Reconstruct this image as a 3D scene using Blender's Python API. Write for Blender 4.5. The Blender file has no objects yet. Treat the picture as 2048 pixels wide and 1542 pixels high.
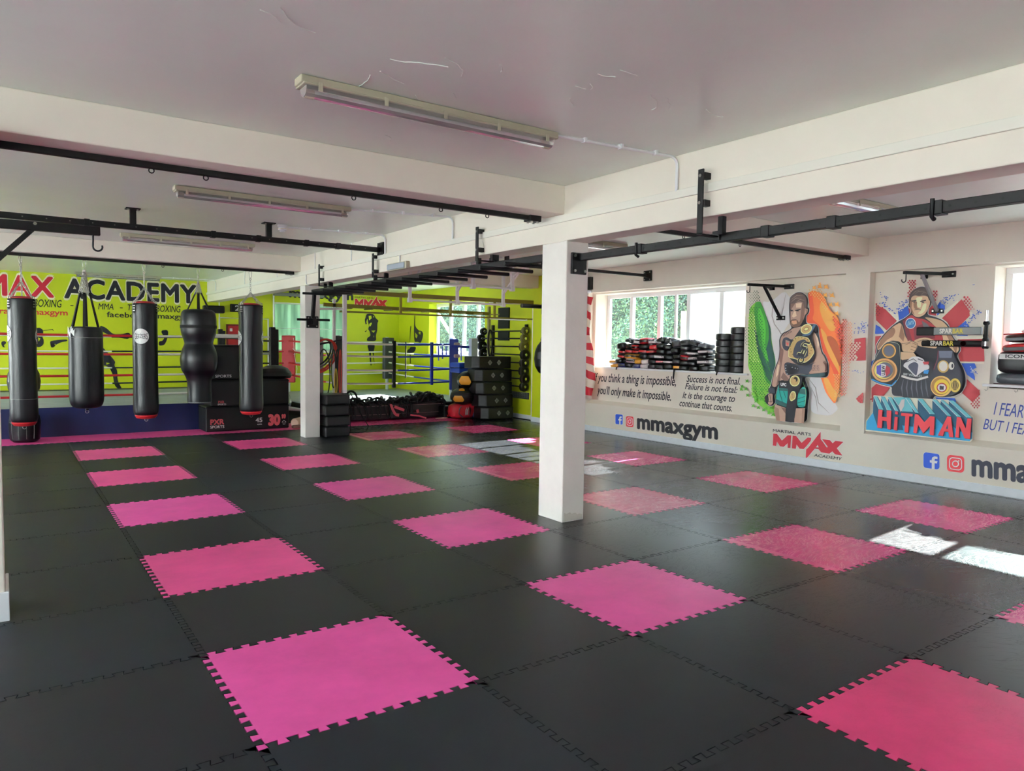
import bpy, bmesh, math, random
import numpy as np
from mathutils import Vector, Matrix
from mathutils.geometry import tessellate_polygon
random.seed(7)
SC = bpy.context.scene
COL = SC.collection
PI = math.pi
# ---------------------------------------------------------------- camera
YAW, PIT, ROL, F = 0.9566, -0.0569, 0.0138, 1447.3
CAM = Vector((-0.792, -2.7795, 1.5781))
_f = Vector((math.cos(PIT)*math.cos(YAW), math.cos(PIT)*math.sin(YAW), math.sin(PIT)))
_r = Vector((math.sin(YAW), -math.cos(YAW), 0)); _u = _r.cross(_f)
CR = math.cos(ROL)*_r + math.sin(ROL)*_u; CU = -math.sin(ROL)*_r + math.cos(ROL)*_u
cd = bpy.data.cameras.new('camera'); cd.sensor_width = 36; cd.lens = 36*F/2048; cd.clip_start = .05; cd.clip_end = 200
cam = bpy.data.objects.new('camera', cd); COL.objects.link(cam); SC.camera = cam
cam.matrix_world = Matrix((( CR.x, CU.x, -_f.x, CAM.x), (CR.y, CU.y, -_f.y, CAM.y), (CR.z, CU.z, -_f.z, CAM.z), (0, 0, 0, 1)))
# ---------------------------------------------------------------- world, sun, exposure
SKY = 5.0
SUN = 56.0
EXPO = 0.58
w = bpy.data.worlds.new('sky'); SC.world = w; w.use_nodes = True
nt = w.node_tree; bg = nt.nodes['Background']
tc = nt.nodes.new('ShaderNodeTexCoord'); sp = nt.nodes.new('ShaderNodeSeparateXYZ'); cr = nt.nodes.new('ShaderNodeValToRGB')
nt.links.new(tc.outputs['Generated'], sp.inputs[0]); nt.links.new(sp.outputs['Z'], cr.inputs[0]); nt.links.new(cr.outputs[0], bg.inputs[0])
cr.color_ramp.elements[0].position = 0; cr.color_ramp.elements[0].color = (.86, .93, 1, 1)
cr.color_ramp.elements[1].position = .8; cr.color_ramp.elements[1].color = (.62, .80, 1, 1)
bg.inputs[1].default_value = SKY
sd = bpy.data.lights.new('sun', 'SUN'); sd.energy = SUN; sd.angle = math.radians(.6); sd.color = (1, .95, .88)
sun = bpy.data.objects.new('sun', sd); COL.objects.link(sun); sun.location = (14, 4, 8)
sun.rotation_euler = Vector((-3.6, -.35, -2.5)).to_track_quat('-Z', 'Y').to_euler()
def portal(x, y, z, sx, sy, rot):
    l = bpy.data.lights.new('window_portal', 'AREA'); l.shape = 'RECTANGLE'; l.size = sx; l.size_y = sy; l.cycles.is_portal = True
    o = bpy.data.objects.new('window_portal', l); COL.objects.link(o); o.location = (x, y, z); o.rotation_euler = Vector(rot).to_track_quat('-Z', 'Z').to_euler()
VS = SC.view_settings; VS.view_transform = 'Standard'; VS.look = 'None'; VS.gamma = 1; VS.use_curve_mapping = False; VS.exposure = EXPO
SC.cycles.max_bounces = 9; SC.cycles.diffuse_bounces = 7; SC.cycles.sample_clamp_indirect = 6; SC.cycles.use_denoising = True
SC.cycles.transparent_max_bounces = 12
# ---------------------------------------------------------------- helpers
def ray(px, py): return _f + CR*((px-1024)/F) - CU*((py-771)/F)
def onX(px, py, x): v = ray(px, py); return CAM + v*((x-CAM.x)/v.x)
def onY(px, py, y): v = ray(px, py); return CAM + v*((y-CAM.y)/v.y)
def onZ(px, py, z=0): v = ray(px, py); return CAM + v*((z-CAM.z)/v.z)
def lin(c): return tuple(((x/255)/12.92 if x/255 <= .04045 else ((x/255+.055)/1.055)**2.4) for x in c)
_mats = {}
def mat(name, c, rough=.5, metal=0, var=0, vs=6, bump=0, bs=40, spec=.5, trans=0, objc=False, emit=0, stretch=None, c2=None):
    """procedural principled material; c is an sRGB 0-255 albedo"""
    if name in _mats: return _mats[name]
    m = bpy.data.materials.new(name); m.use_nodes = True; n = m.node_tree.nodes; L = m.node_tree.links; b = n['Principled BSDF']
    col = lin(c)
    b.inputs['Base Color'].default_value = (*col, 1); b.inputs['Roughness'].default_value = rough; b.inputs['Metallic'].default_value = metal
    b.inputs['Specular IOR Level'].default_value = spec
    if trans: b.inputs['Transmission Weight'].default_value = trans
    if emit: b.inputs['Emission Color'].default_value = (*col, 1); b.inputs['Emission Strength'].default_value = emit
    if var or bump:
        t = n.new('ShaderNodeTexCoord'); src = t.outputs['Object']
        if stretch:
            mp = n.new('ShaderNodeMapping'); mp.inputs['Scale'].default_value = stretch; L.new(src, mp.inputs[0]); src = mp.outputs[0]
    base = None
    if objc:
        oi = n.new('ShaderNodeObjectInfo'); base = oi.outputs['Color']
        L.new(base, b.inputs['Base Color'])
    if var:
        nz = n.new('ShaderNodeTexNoise'); nz.inputs['Scale'].default_value = vs; nz.inputs['Detail'].default_value = 6; nz.inputs['Roughness'].default_value = .6
        L.new(src, nz.inputs['Vector'])
        mx = n.new('ShaderNodeMix'); mx.data_type = 'RGBA'; mx.blend_type = 'MULTIPLY'; mx.inputs[0].default_value = 1
        rp = n.new('ShaderNodeMapRange'); rp.inputs[1].default_value = .3; rp.inputs[2].default_value = .7; rp.inputs[3].default_value = 1-var; rp.inputs[4].default_value = 1+var
        L.new(nz.outputs[0], rp.inputs[0])
        if base: L.new(base, mx.inputs[6])
        else: mx.inputs[6].default_value = (*col, 1)
        if c2:
            m2 = n.new('ShaderNodeMix'); m2.data_type = 'RGBA'; m2.inputs[6].default_value = (*col, 1); m2.inputs[7].default_value = (*lin(c2), 1)
            L.new(nz.outputs[0], m2.inputs[0]); L.new(m2.outputs[2], mx.inputs[6])
        L.new(rp.outputs[0], mx.inputs[7]); L.new(mx.outputs[2], b.inputs['Base Color'])
    if bump:
        nb = n.new('ShaderNodeTexNoise'); nb.inputs['Scale'].default_value = bs; nb.inputs['Detail'].default_value = 5; L.new(src, nb.inputs['Vector'])
        bp = n.new('ShaderNodeBump'); bp.inputs['Strength'].default_value = bump; bp.inputs['Distance'].default_value = .01
        L.new(nb.outputs[0], bp.inputs['Height']); L.new(bp.outputs[0], b.inputs['Normal'])
    _mats[name] = m
    return m
class MB:
    """collects shapes and links them as ONE mesh object"""
    def __init__(s): s.v = []; s.f = []; s.m = []; s.sm = []; s.T = None
    def add(s, vs, fs, m=0, sm=False):
        k = len(s.v)
        if s.T is not None: vs = [s.T @ Vector(p) for p in vs]
        s.v += [tuple(p) for p in vs]; s.f += [tuple(i+k for i in f) for f in fs]; s.m += [m]*len(fs); s.sm += [sm]*len(fs)
        return s
    def box(s, a, b, m=0):
        (x0, y0, z0), (x1, y1, z1) = [min(p, q) for p, q in zip(a, b)], [max(p, q) for p, q in zip(a, b)]
        return s.add([(x0,y0,z0),(x1,y0,z0),(x1,y1,z0),(x0,y1,z0),(x0,y0,z1),(x1,y0,z1),(x1,y1,z1),(x0,y1,z1)],
                     [(0,3,2,1),(4,5,6,7),(0,1,5,4),(1,2,6,5),(2,3,7,6),(3,0,4,7)], m)
    def bar(s, p, q, w, h=None, m=0, up=(0,0,1)):
        h = h or w; p = Vector(p); q = Vector(q); d = (q-p).normalized(); up = Vector(up)
        if abs(d.dot(up)) > .98: up = Vector((1,0,0))
        a = d.cross(up).normalized(); b = a.cross(d)
        vs = [c+a*x*w/2+b*y*h/2 for c in (p, q) for x, y in ((-1,-1),(1,-1),(1,1),(-1,1))]
        return s.add(vs, [(0,1,2,3),(7,6,5,4),(0,4,5,1),(1,5,6,2),(2,6,7,3),(3,7,4,0)], m)
    def tube(s, pts, r, n=10, m=0, closed=False, caps=True):
        pts = [Vector(p) for p in pts]; N = len(pts); rr = r if isinstance(r, (list, tuple)) else [r]*N
        vs = []; up = None
        for i, p in enumerate(pts):
            if closed: d = (pts[(i+1)%N]-pts[i-1])
            else: d = pts[min(i+1,N-1)]-pts[max(i-1,0)]
            d = d.normalized() if d.length > 1e-9 else Vector((0,0,1))
            if up is None: up = Vector((0,0,1)) if abs(d.z) < .9 else Vector((1,0,0))
            a = d.cross(up); a = a.normalized() if a.length > 1e-6 else Vector((1,0,0)); b = a.cross(d); up = b
            vs += [p+(a*math.cos(2*PI*k/n)+b*math.sin(2*PI*k/n))*rr[i] for k in range(n)]
        fs = []
        for i in range(N if closed else N-1):
            j = (i+1) % N
            fs += [(i*n+k, i*n+(k+1)%n, j*n+(k+1)%n, j*n+k) for k in range(n)]
        if caps and not closed: s.add(vs, fs, m, True); s.add(vs[:n], [tuple(range(n))[::-1]], m); s.add(vs[-n:], [tuple(range(n))], m); return s
        return s.add(vs, fs, m, True)
    def cyl(s, p, q, r, n=16, m=0): return s.tube([p, q], r, n, m)
    def lathe(s, prof, c=(0,0,0), n=28, m=0, wob=None, ax='z', ms=None):
        """prof: (r, z) rows, bottom to top"""
        vs = []
        for i, (r, z) in enumerate(prof):
            for k in range(n):
                t = 2*PI*k/n; R = r*(1+(wob(t, z) if wob else 0))
                p = (R*math.cos(t), R*math.sin(t), z)
                if ax == 'x': p = (p[2], p[0], p[1])
                if ax == 'y': p = (p[0], p[2], p[1])
                vs.append((p[0]+c[0], p[1]+c[1], p[2]+c[2]))
        for i in range(len(prof)-1):
            s.add(vs[i*n:(i+2)*n], [(k, (k+1)%n, n+(k+1)%n, n+k) for k in range(n)], ms[i] if ms else m, True)
        if prof[0][0] > 1e-4: s.add(vs[:n], [tuple(range(n))[::-1]], ms[0] if ms else m)
        if prof[-1][0] > 1e-4: s.add(vs[-n:], [tuple(range(n))], ms[-1] if ms else m)
        return s
    def prism(s, poly, fn, a, b, m=0):
        """2-D outline extruded from depth a to b; fn(u, v, d) -> xyz"""
        n = len(poly); va = [fn(u, v, a) for u, v in poly]; vb = [fn(u, v, b) for u, v in poly]
        s.add(va+vb, [tuple(range(n))[::-1], tuple(range(n, 2*n))]+[(i, (i+1)%n, n+(i+1)%n, n+i) for i in range(n)], m); return s
    def sq(s, c, r, e=.45, n=16, k=10, m=0, bend=0):
        """rounded cushion (superellipsoid), centre c, radii r"""
        vs = []; P = lambda x: math.copysign(abs(x)**e, x)
        for i in range(k+1):
            ph = -PI/2+PI*i/k
            for j in range(n):
                t = 2*PI*j/n; x = r[0]*P(math.cos(ph))*P(math.cos(t)); y = r[1]*P(math.cos(ph))*P(math.sin(t)); z = r[2]*P(math.sin(ph))
                vs.append((c[0]+x, c[1]+y, c[2]+z-bend*(x/r[0])**2))
        return s.add(vs, [(i*n+j, i*n+(j+1)%n, (i+1)*n+(j+1)%n, (i+1)*n+j) for i in range(k) for j in range(n)], m, True)
    def build(s, name, mats, parent=None, bevel=0, **kw):
        me = bpy.data.meshes.new(name); me.from_pydata(s.v, [], s.f)
        for m in (mats if isinstance(mats, (list, tuple)) else [mats]): me.materials.append(m)
        me.polygons.foreach_set('material_index', s.m); me.polygons.foreach_set('use_smooth', s.sm); me.validate(); me.update()
        o = bpy.data.objects.new(name, me); COL.objects.link(o)
        if parent is not None:
            o.parent = parent; o.matrix_parent_inverse = Matrix.Translation(parent.matrix_basis.translation).inverted() if parent.parent is None else Matrix()
            if parent.type == 'MESH' or parent.parent is not None: o.matrix_parent_inverse = Matrix()
        if bevel:
            b = o.modifiers.new('bevel', 'BEVEL'); b.width = bevel; b.segments = 2; b.limit_method = 'ANGLE'; b.angle_limit = .6
        for k, v in kw.items(): o[k] = v
        return o
def thing(name, label, cat, loc=(0,0,0), group=None):
    o = bpy.data.objects.new(name, None); COL.objects.link(o); o.location = loc; o.empty_display_size = .1
    o['label'] = label; o['category'] = cat
    if group: o['group'] = group
    return o
def tag(o, label, cat, group=None):
    o['label'] = label; o['category'] = cat
    if group: o['group'] = group
    return o
def struct(o): o['kind'] = 'structure'; return o
def dup(root, loc, label=None, rotz=None):
    r = root.copy(); COL.objects.link(r); r.location = loc
    if label: r['label'] = label
    if rotz is not None: r.rotation_euler = (0, 0, rotz)
    for ch in list(root.children):
        c = ch.copy(); COL.objects.link(c); c.parent = r
        for g in ch.children: d = g.copy(); COL.objects.link(d); d.parent = c
    return r
_cap = []
def text2d(s, bold=0, shear=0, space=1):
    """triangulated lettering: x runs 0-1 over its width, y 0-1 from baseline to capital height; bold strokes by offset copies"""
    if not _cap: _cap.append(0); _cap[0] = _glyphs('H')[2]
    vs, fs, _ = _glyphs(s, shear, space); n = len(vs); lay = [0]*n
    if bold:
        base, bf = list(vs), list(fs)
        for k in range(8):
            dx, dy = bold*math.cos(k*PI/4), bold*math.sin(k*PI/4); vs = vs+[(x+dx, y+dy) for x, y in base]; lay += [k+1]*n; fs = fs+[tuple(i+n*(k+1) for i in f) for f in bf]
    x0 = min(v[0] for v in vs); x1 = max(v[0] for v in vs)
    return [((x-x0)/(x1-x0), y/_cap[0], l*7e-5) for (x, y), l in zip(vs, lay)], fs, (x1-x0)/_cap[0]
def _glyphs(s, shear=0, space=1):
    cu = bpy.data.curves.new('t', 'FONT'); cu.body = s; cu.size = 1; cu.shear = shear; cu.space_character = space; cu.resolution_u = 3
    ob = bpy.data.objects.new('t', cu); me = bpy.data.meshes.new_from_object(ob)
    vs = [(v.co.x, v.co.y) for v in me.vertices]; fs = [tuple(p.vertices) for p in me.polygons]
    bpy.data.objects.remove(ob); bpy.data.curves.remove(cu); bpy.data.meshes.remove(me)
    return vs, fs, max(v[1] for v in vs)
def letters(mb, s, bl, br, tl, m=0, bold=0, shear=0, lift=None, flip=False, space=1, grow=0):
    """lettering laid on a surface between three corner points"""
    vs, fs, _ = text2d(s, bold, shear, space); bl, br, tl = Vector(bl), Vector(br), Vector(tl); U = br-bl; V = tl-bl
    L = Vector(lift or (0,0,0)); N = U.cross(V).normalized(); N = N if N.dot(CAM-bl) > 0 else -N   # each stroke copy a hair proud of the last
    mb.add([bl+U*u+V*v+L+N*k for u, v, k in vs], fs, m)
# ---------------------------------------------------------------- materials
CREAM = mat('cream_paint', (234, 228, 214), .62, var=.035, vs=1.5, bump=.25, bs=9)
COLP = mat('column_paint', (234, 230, 222), .55, var=.05, vs=3, bump=.3, bs=14)
CEIL = mat('ceiling_paint', (230, 240, 231), .30, var=.04, vs=.8, bump=.55, bs=2.2)
LIME = mat('lime_paint', (192, 204, 22), .5, var=.04, vs=2, bump=.1, bs=12)
WHITE = mat('white_gloss', (236, 238, 240), .35, var=.03, vs=5)
UPVC = mat('white_plastic_frame', (238, 240, 242), .3)
BLK = mat('black_powder_coat', (13, 13, 16), .48, var=.15, vs=20, spec=.35)
BLKR = mat('black_rubber', (12, 12, 14), .6, var=.2, vs=15, bump=.2, spec=.4)
VINYL = mat('black_vinyl', (11, 13, 18), .36, var=.12, vs=5, bump=.35, bs=6, spec=.4)
FABB = mat('black_fabric', (14, 14, 16), .8, var=.2, vs=30)
STEEL = mat('zinc_steel', (170, 168, 160), .28, metal=1)
CHROME = mat('chrome', (225, 225, 225), .12, metal=1)
REDV = mat('red_vinyl', (172, 30, 36), .42, var=.08)
WHV = mat('white_vinyl', (225, 226, 222), .5)
SUBF = mat('subfloor', (8, 8, 9), .9)
GREYP = mat('grey_plastic', (120, 124, 120), .5)
# foam mat: colour per object, scuffed
def foam():
    m = bpy.data.materials.new('foam_mat'); m.use_nodes = True; n = m.node_tree.nodes; L = m.node_tree.links; b = n['Principled BSDF']
    oi = n.new('ShaderNodeObjectInfo'); ge = n.new('ShaderNodeNewGeometry')
    nz = n.new('ShaderNodeTexNoise'); nz.inputs['Scale'].default_value = 2.3; nz.inputs['Detail'].default_value = 7; nz.inputs['Roughness'].default_value = .65
    L.new(ge.outputs['Position'], nz.inputs['Vector'])
    rp = n.new('ShaderNodeMapRange'); rp.inputs[1].default_value = .3; rp.inputs[2].default_value = .7; rp.inputs[3].default_value = .88; rp.inputs[4].default_value = 1.13; L.new(nz.outputs[0], rp.inputs[0])
    mx = n.new('ShaderNodeMix'); mx.data_type = 'RGBA'; mx.blend_type = 'MULTIPLY'; mx.inputs[0].default_value = 1
    L.new(oi.outputs['Color'], mx.inputs[6]); L.new(rp.outputs[0], mx.inputs[7]); last = mx.outputs[2]
    # curved scuffs: stretched, warped noise lines in two directions
    hs = []
    for ang, sc, sh in ((.4, 7, 0), (1.9, 6, 7), (2.8, 5, 13)):
        mp = n.new('ShaderNodeMapping'); mp.inputs['Rotation'].default_value = (0, 0, ang); mp.inputs['Scale'].default_value = (.7, 4.5, 1); mp.inputs['Location'].default_value = (sh, sh, 0)
        wn = n.new('ShaderNodeTexNoise'); wn.inputs['Scale'].default_value = .9; wn.inputs['Detail'].default_value = 2; L.new(ge.outputs['Position'], wn.inputs['Vector'])
        ad = n.new('ShaderNodeVectorMath'); ad.operation = 'ADD'; L.new(ge.outputs['Position'], ad.inputs[0]); L.new(wn.outputs['Color'], ad.inputs[1])
        L.new(ad.outputs[0], mp.inputs[0])
        t = n.new('ShaderNodeTexNoise'); t.inputs['Scale'].default_value = sc; t.inputs['Detail'].default_value = 3; L.new(mp.outputs[0], t.inputs['Vector'])
        s1 = n.new('ShaderNodeMath'); s1.operation = 'SUBTRACT'; s1.inputs[1].default_value = .5; L.new(t.outputs[0], s1.inputs[0])
        s2 = n.new('ShaderNodeMath'); s2.operation = 'ABSOLUTE'; L.new(s1.outputs[0], s2.inputs[0])
        s3 = n.new('ShaderNodeMapRange'); s3.inputs[1].default_value = 0; s3.inputs[2].default_value = .013; s3.inputs[3].default_value = 1; s3.inputs[4].default_value = 0; L.new(s2.outputs[0], s3.inputs[0]); hs.append(s3.outputs[0])
    a1 = n.new('ShaderNodeMath'); a1.operation = 'MAXIMUM'; L.new(hs[0], a1.inputs[0]); L.new(hs[1], a1.inputs[1])
    a2 = n.new('ShaderNodeMath'); a2.operation = 'MAXIMUM'; L.new(a1.outputs[0], a2.inputs[0]); L.new(hs[2], a2.inputs[1])
    pm = n.new('ShaderNodeTexNoise'); pm.inputs['Scale'].default_value = 1.1; L.new(ge.outputs['Position'], pm.inputs['Vector'])
    pr = n.new('ShaderNodeMapRange'); pr.inputs[1].default_value = .40; pr.inputs[2].default_value = .56; L.new(pm.outputs[0], pr.inputs[0])
    sx = n.new('ShaderNodeSeparateXYZ'); L.new(ge.outputs['Position'], sx.inputs[0]); wr = n.new('ShaderNodeMapRange'); wr.inputs[1].default_value = 2.2; wr.inputs[2].default_value = 4.4; wr.inputs[3].default_value = .12; L.new(sx.outputs['X'], wr.inputs[0])   # the lane by the windows is the scuffed one
    a4 = n.new('ShaderNodeMath'); a4.operation = 'MULTIPLY'; L.new(pr.outputs[0], a4.inputs[0]); L.new(wr.outputs[0], a4.inputs[1])
    a3 = n.new('ShaderNodeMath'); a3.operation = 'MULTIPLY'; L.new(a2.outputs[0], a3.inputs[0]); L.new(a4.outputs[0], a3.inputs[1])
    m2 = n.new('ShaderNodeMix'); m2.data_type = 'RGBA'; m2.blend_type = 'MULTIPLY'; m2.inputs[7].default_value = (.88, .87, .87, 1); L.new(a3.outputs[0], m2.inputs[0]); L.new(last, m2.inputs[6]); L.new(m2.outputs[2], b.inputs['Base Color'])
    w2 = n.new('ShaderNodeMapRange'); w2.inputs[3].default_value = .44; w2.inputs[4].default_value = .25; L.new(wr.outputs[0], w2.inputs[0])   # worn smoother where it is used most
    rr = n.new('ShaderNodeMath'); rr.operation = 'MULTIPLY_ADD'; rr.inputs[1].default_value = .16; L.new(a3.outputs[0], rr.inputs[0]); L.new(w2.outputs[0], rr.inputs[2]); L.new(rr.outputs[0], b.inputs['Roughness'])
    fb = n.new('ShaderNodeTexNoise'); fb.inputs['Scale'].default_value = 160; L.new(ge.outputs['Position'], fb.inputs['Vector'])
    ah = n.new('ShaderNodeMath'); ah.operation = 'MULTIPLY_ADD'; ah.inputs[1].default_value = .3; L.new(fb.outputs[0], ah.inputs[0]); L.new(a3.outputs[0], ah.inputs[2])
    bp = n.new('ShaderNodeBump'); bp.inputs['Strength'].default_value = .07; bp.inputs['Distance'].default_value = .003; L.new(ah.outputs[0], bp.inputs['Height']); L.new(bp.outputs[0], b.inputs['Normal'])
    w3 = n.new('ShaderNodeMapRange'); w3.inputs[3].default_value = .2; w3.inputs[4].default_value = .6; L.new(wr.outputs[0], w3.inputs[0]); L.new(w3.outputs[0], b.inputs['Specular IOR Level'])
    return m
FOAM = foam()
# ---------------------------------------------------------------- setting
CZ = 2.96                       # ceiling height
WX = 8.09                       # proud face of the mural wall
RX = 8.215                      # face of its recessed panels
GX = 8.28                       # face of the lime wall beyond
BY = 15.6                       # back wall
LX, FY = -4.6, -6.2             # left wall and the wall behind the camera
floor = struct(MB().box((LX-.3, FY-.3, -.14), (GX+.4, BY+.3, -.0185)).build('floor', SUBF))
# one interlocking mat, shared by all
def mat_mesh():
    d = .017; per = 12; g = .0022
    prof = []
    for k in range(per):
        for t, o in ((.30, -d), (.21, d), (.79, d), (.70, -d)): prof.append(((k+t)/per, o))
    P = [(-d, -d)]+[(t, o) for t, o in prof]+[(1-d, -d)]+[(1+o, t) for t, o in prof]+[(1-d, 1-d)]
    P += [(t, 1+o) for t, o in prof[::-1]]+[(-d, 1-d)]+[(o, t) for t, o in prof[::-1]]
    n = len(P); Q = []
    for i in range(n):
        a, b, c = Vector(P[i-1]), Vector(P[i]), Vector(P[(i+1) % n])
        e1 = (b-a).normalized(); e2 = (c-b).normalized(); n1 = Vector((-e1.y, e1.x)); n2 = Vector((-e2.y, e2.x))
        s = n1+n2; s = s/max(.3, s.dot(n1)); Q.append(b+s*g)
    me = bpy.data.meshes.new('mat')
    vs = [(q.x, q.y, 0) for q in Q]+[(q.x, q.y, -.018) for q in Q]
    tri = tessellate_polygon([[Vector((q.x, q.y, 0)) for q in Q]])
    fs = [tuple(t) for t in tri]+[(i, n+i, n+(i+1) % n, (i+1) % n) for i in range(n)]
    fs = [f if len(f) == 4 else f for f in fs]
    me.from_pydata(vs, [], fs); bm = bmesh.new(); bm.from_mesh(me); bmesh.ops.recalc_face_normals(bm, faces=bm.faces[:]); bm.to_mesh(me); bm.free()
    me.materials.append(FOAM); return me
MM = mat_mesh()
PINKS = [(236, 84, 150), (236, 88, 168), (226, 66, 126)]
for y in range(-6, 11):
    for x in range(-5, 8):
        if x < -2 and y > 11: continue
        pink = (x % 2 == 0 and y % 2 == 0 and y < 10) or (y == 10 and x < 7)
        if pink:
            c = {(0,4): 1, (2,4): 1, (2,2): 1, (0,0): 1, (2,0): 1, (2,-2): 2, (0,2): 0}.get((x, y), 0)
            c = lin(PINKS[c]) if not (x, y) == (4, 2) else lin((226, 100, 136))
        else:
            k = random.choice([(33, 36, 41), (36, 38, 43), (31, 33, 38), (38, 39, 43), (34, 39, 46)])
            if (x, y) == (3, 5): k = (58, 64, 53)
            if (x, y) == (3, 7): k = (50, 56, 52)
            c = lin(k)
        o = bpy.data.objects.new('floor_mat', MM); COL.objects.link(o); o.location = (x, y, 0); o.color = (*c, 1); o.parent = floor
b = MB().box((8.0, FY, -.018), (WX+.02, 11, 0)); o = b.build('edge_mat', FOAM, floor); o.color = (*lin((40, 42, 46)), 1)

struct(MB().box((LX-.3, FY-.3, CZ), (GX+.5, BY+.3, CZ+.25)).build('ceiling', CEIL))
ceil_ = bpy.data.objects['ceiling']
random.seed(12); m = MB()
for px, py, n, ln in ((1300,188,9,.05),(1335,196,5,.05),(1196,148,5,.03),(1180,168,4,.03),(1412,219,6,.04),(1425,228,4,.03),(1150,172,4,.03),(1140,196,4,.04),(780,118,8,.05),(760,142,6,.04),(890,116,7,.05),(740,150,5,.05),(770,270,5,.04),(830,190,5,.04),(700,175,4,.04),(1240,140,5,.04),(520,20,5,.04),(905,186,4,.03),(560,15,7,.05),(1000,130,5,.03)):
    c = onZ(px, py, 2.959); a = random.uniform(.2, 1.0); P = [c]
    for k in range(n): a += random.uniform(-.5, .5); P.append(P[-1]+Vector((math.cos(a), math.sin(a), 0))*ln*random.uniform(.5, 1))
    m.tube(P, .003, 5)
m.build('plaster_flaw', CEIL, ceil_, kind='stuff')
# mural wall, right of the room
fn = lambda u, v, d: (u, d, v)
w_ = MB()
w_.prism([(WX,0),(8.58,0),(8.58,.57),(RX,.57),(WX,.512)], fn, 2.41, 7.40)
w_.prism([(WX,0),(8.58,0),(8.58,.57),(RX,.57),(WX,.512)], fn, FY, 2.09)
w_.box((WX, 2.09, 0), (8.58, 2.41, CZ)); w_.box((WX, 7.40, 0), (8.58, 8.3, CZ))
w_.box((WX, 2.41, 2.545), (8.58, 7.40, CZ)); w_.box((WX, FY, 2.535), (8.58, 2.09, CZ))
w_.box((RX, 2.41, .57), (8.58, 4.03, 2.545)); w_.box((RX, 4.03, .57), (8.58, 7.335, 1.165)); w_.box((RX, 4.03, 2.515), (8.58, 7.335, 2.545)); w_.box((RX, 7.335, .57), (8.58, 7.40, 2.545))
w_.box((RX, .745, .57), (8.58, 2.09, 2.535)); w_.box((RX, FY, .57), (8.58, .745, 1.165)); w_.box((RX, -3.2, 2.515), (8.58, .745, 2.535)); w_.box((RX, FY, 1.165), (8.58, -3.2, 2.535))
struct(w_.build('wall_right', CREAM))
g_ = MB()
g_.box((WX, 8.3, 0), (8.58, 9.1, CZ))
g_.box((GX, 9.1, 0), (8.58, 11.2, CZ)); g_.box((GX, 13.86, 0), (8.58, BY+.2, CZ)); g_.box((GX, 11.2, 0), (8.58, 13.86, 1.28)); g_.box((GX, 11.2, 2.585), (8.58, 13.86, CZ))
struct(g_.build('wall_right_lime', LIME))
# back wall with a tall obscured window
h_ = MB(); wb0, wb1 = 4.83, 6.74
h_.box((LX, BY, 0), (wb0, BY+.25, CZ)); h_.box((wb1, BY, 0), (GX, BY+.25, CZ)); h_.box((wb0, BY, 0), (wb1, BY+.25, 1.32)); h_.box((wb0, BY, 2.56), (wb1, BY+.25, CZ))
struct(h_.build('wall_back', LIME))
# left wall: a row of window openings (out of view, they light the room)
l_ = MB(); ys = [(-4.8,-2.2),(-1.4,1.4),(3.0,8.3),(9.7,14.4)]; y = FY
for a, b in ys+[(BY, BY)]:
    l_.box((LX-.25, y, 0), (LX, a, CZ))
    if b > a: l_.box((LX-.25, a, 0), (LX, b, .45)); l_.box((LX-.25, a, 2.6), (LX, b, CZ))
    y = b
struct(l_.build('wall_left', CREAM))
f_ = MB(); xs = [(-3.9, -1.6)]; x = LX
for a, b in xs+[(WX, WX)]:
    f_.box((x, FY-.25, 0), (a, FY, CZ))
    if b > a: f_.box((a, FY-.25, 0), (b, FY, .95)); f_.box((a, FY-.25, 2.6), (b, FY, CZ))
    x = b
struct(f_.build('wall_front', CREAM))
GLASS = bpy.data.materials.new('window_glass'); GLASS.use_nodes = True
_n = GLASS.node_tree.nodes; _l = GLASS.node_tree.links; _n.remove(_n['Principled BSDF'])
_t = _n.new('ShaderNodeBsdfTransparent'); _t.inputs[0].default_value = (.93, .97, .97, 1); _g = _n.new('ShaderNodeBsdfGlossy'); _g.inputs['Roughness'].default_value = .03; _lw = _n.new('ShaderNodeLayerWeight'); _lw.inputs[0].default_value = .5; _fp = _n.new('ShaderNodeMath'); _fp.operation = 'POWER'; _fp.inputs[1].default_value = 5; _l.new(_lw.outputs['Facing'], _fp.inputs[0]); _fr = _n.new('ShaderNodeMath'); _fr.operation = 'MULTIPLY_ADD'; _fr.inputs[1].default_value = .8; _fr.inputs[2].default_value = .03; _l.new(_fp.outputs[0], _fr.inputs[0]); _mx = _n.new('ShaderNodeMixShader')
_l.new(_fr.outputs[0], _mx.inputs[0]); _l.new(_t.outputs[0], _mx.inputs[1]); _l.new(_g.outputs[0], _mx.inputs[2]); _dd = _n.new('ShaderNodeBsdfTranslucent'); _dd.inputs[0].default_value = (.75, .85, .9, 1); _m3 = _n.new('ShaderNodeMixShader'); _m3.inputs[0].default_value = .004; _l.new(_mx.outputs[0], _m3.inputs[1]); _l.new(_dd.outputs[0], _m3.inputs[2]); _l.new(_m3.outputs[0], _n['Material Output'].inputs[0])   # a film of dirt
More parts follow.
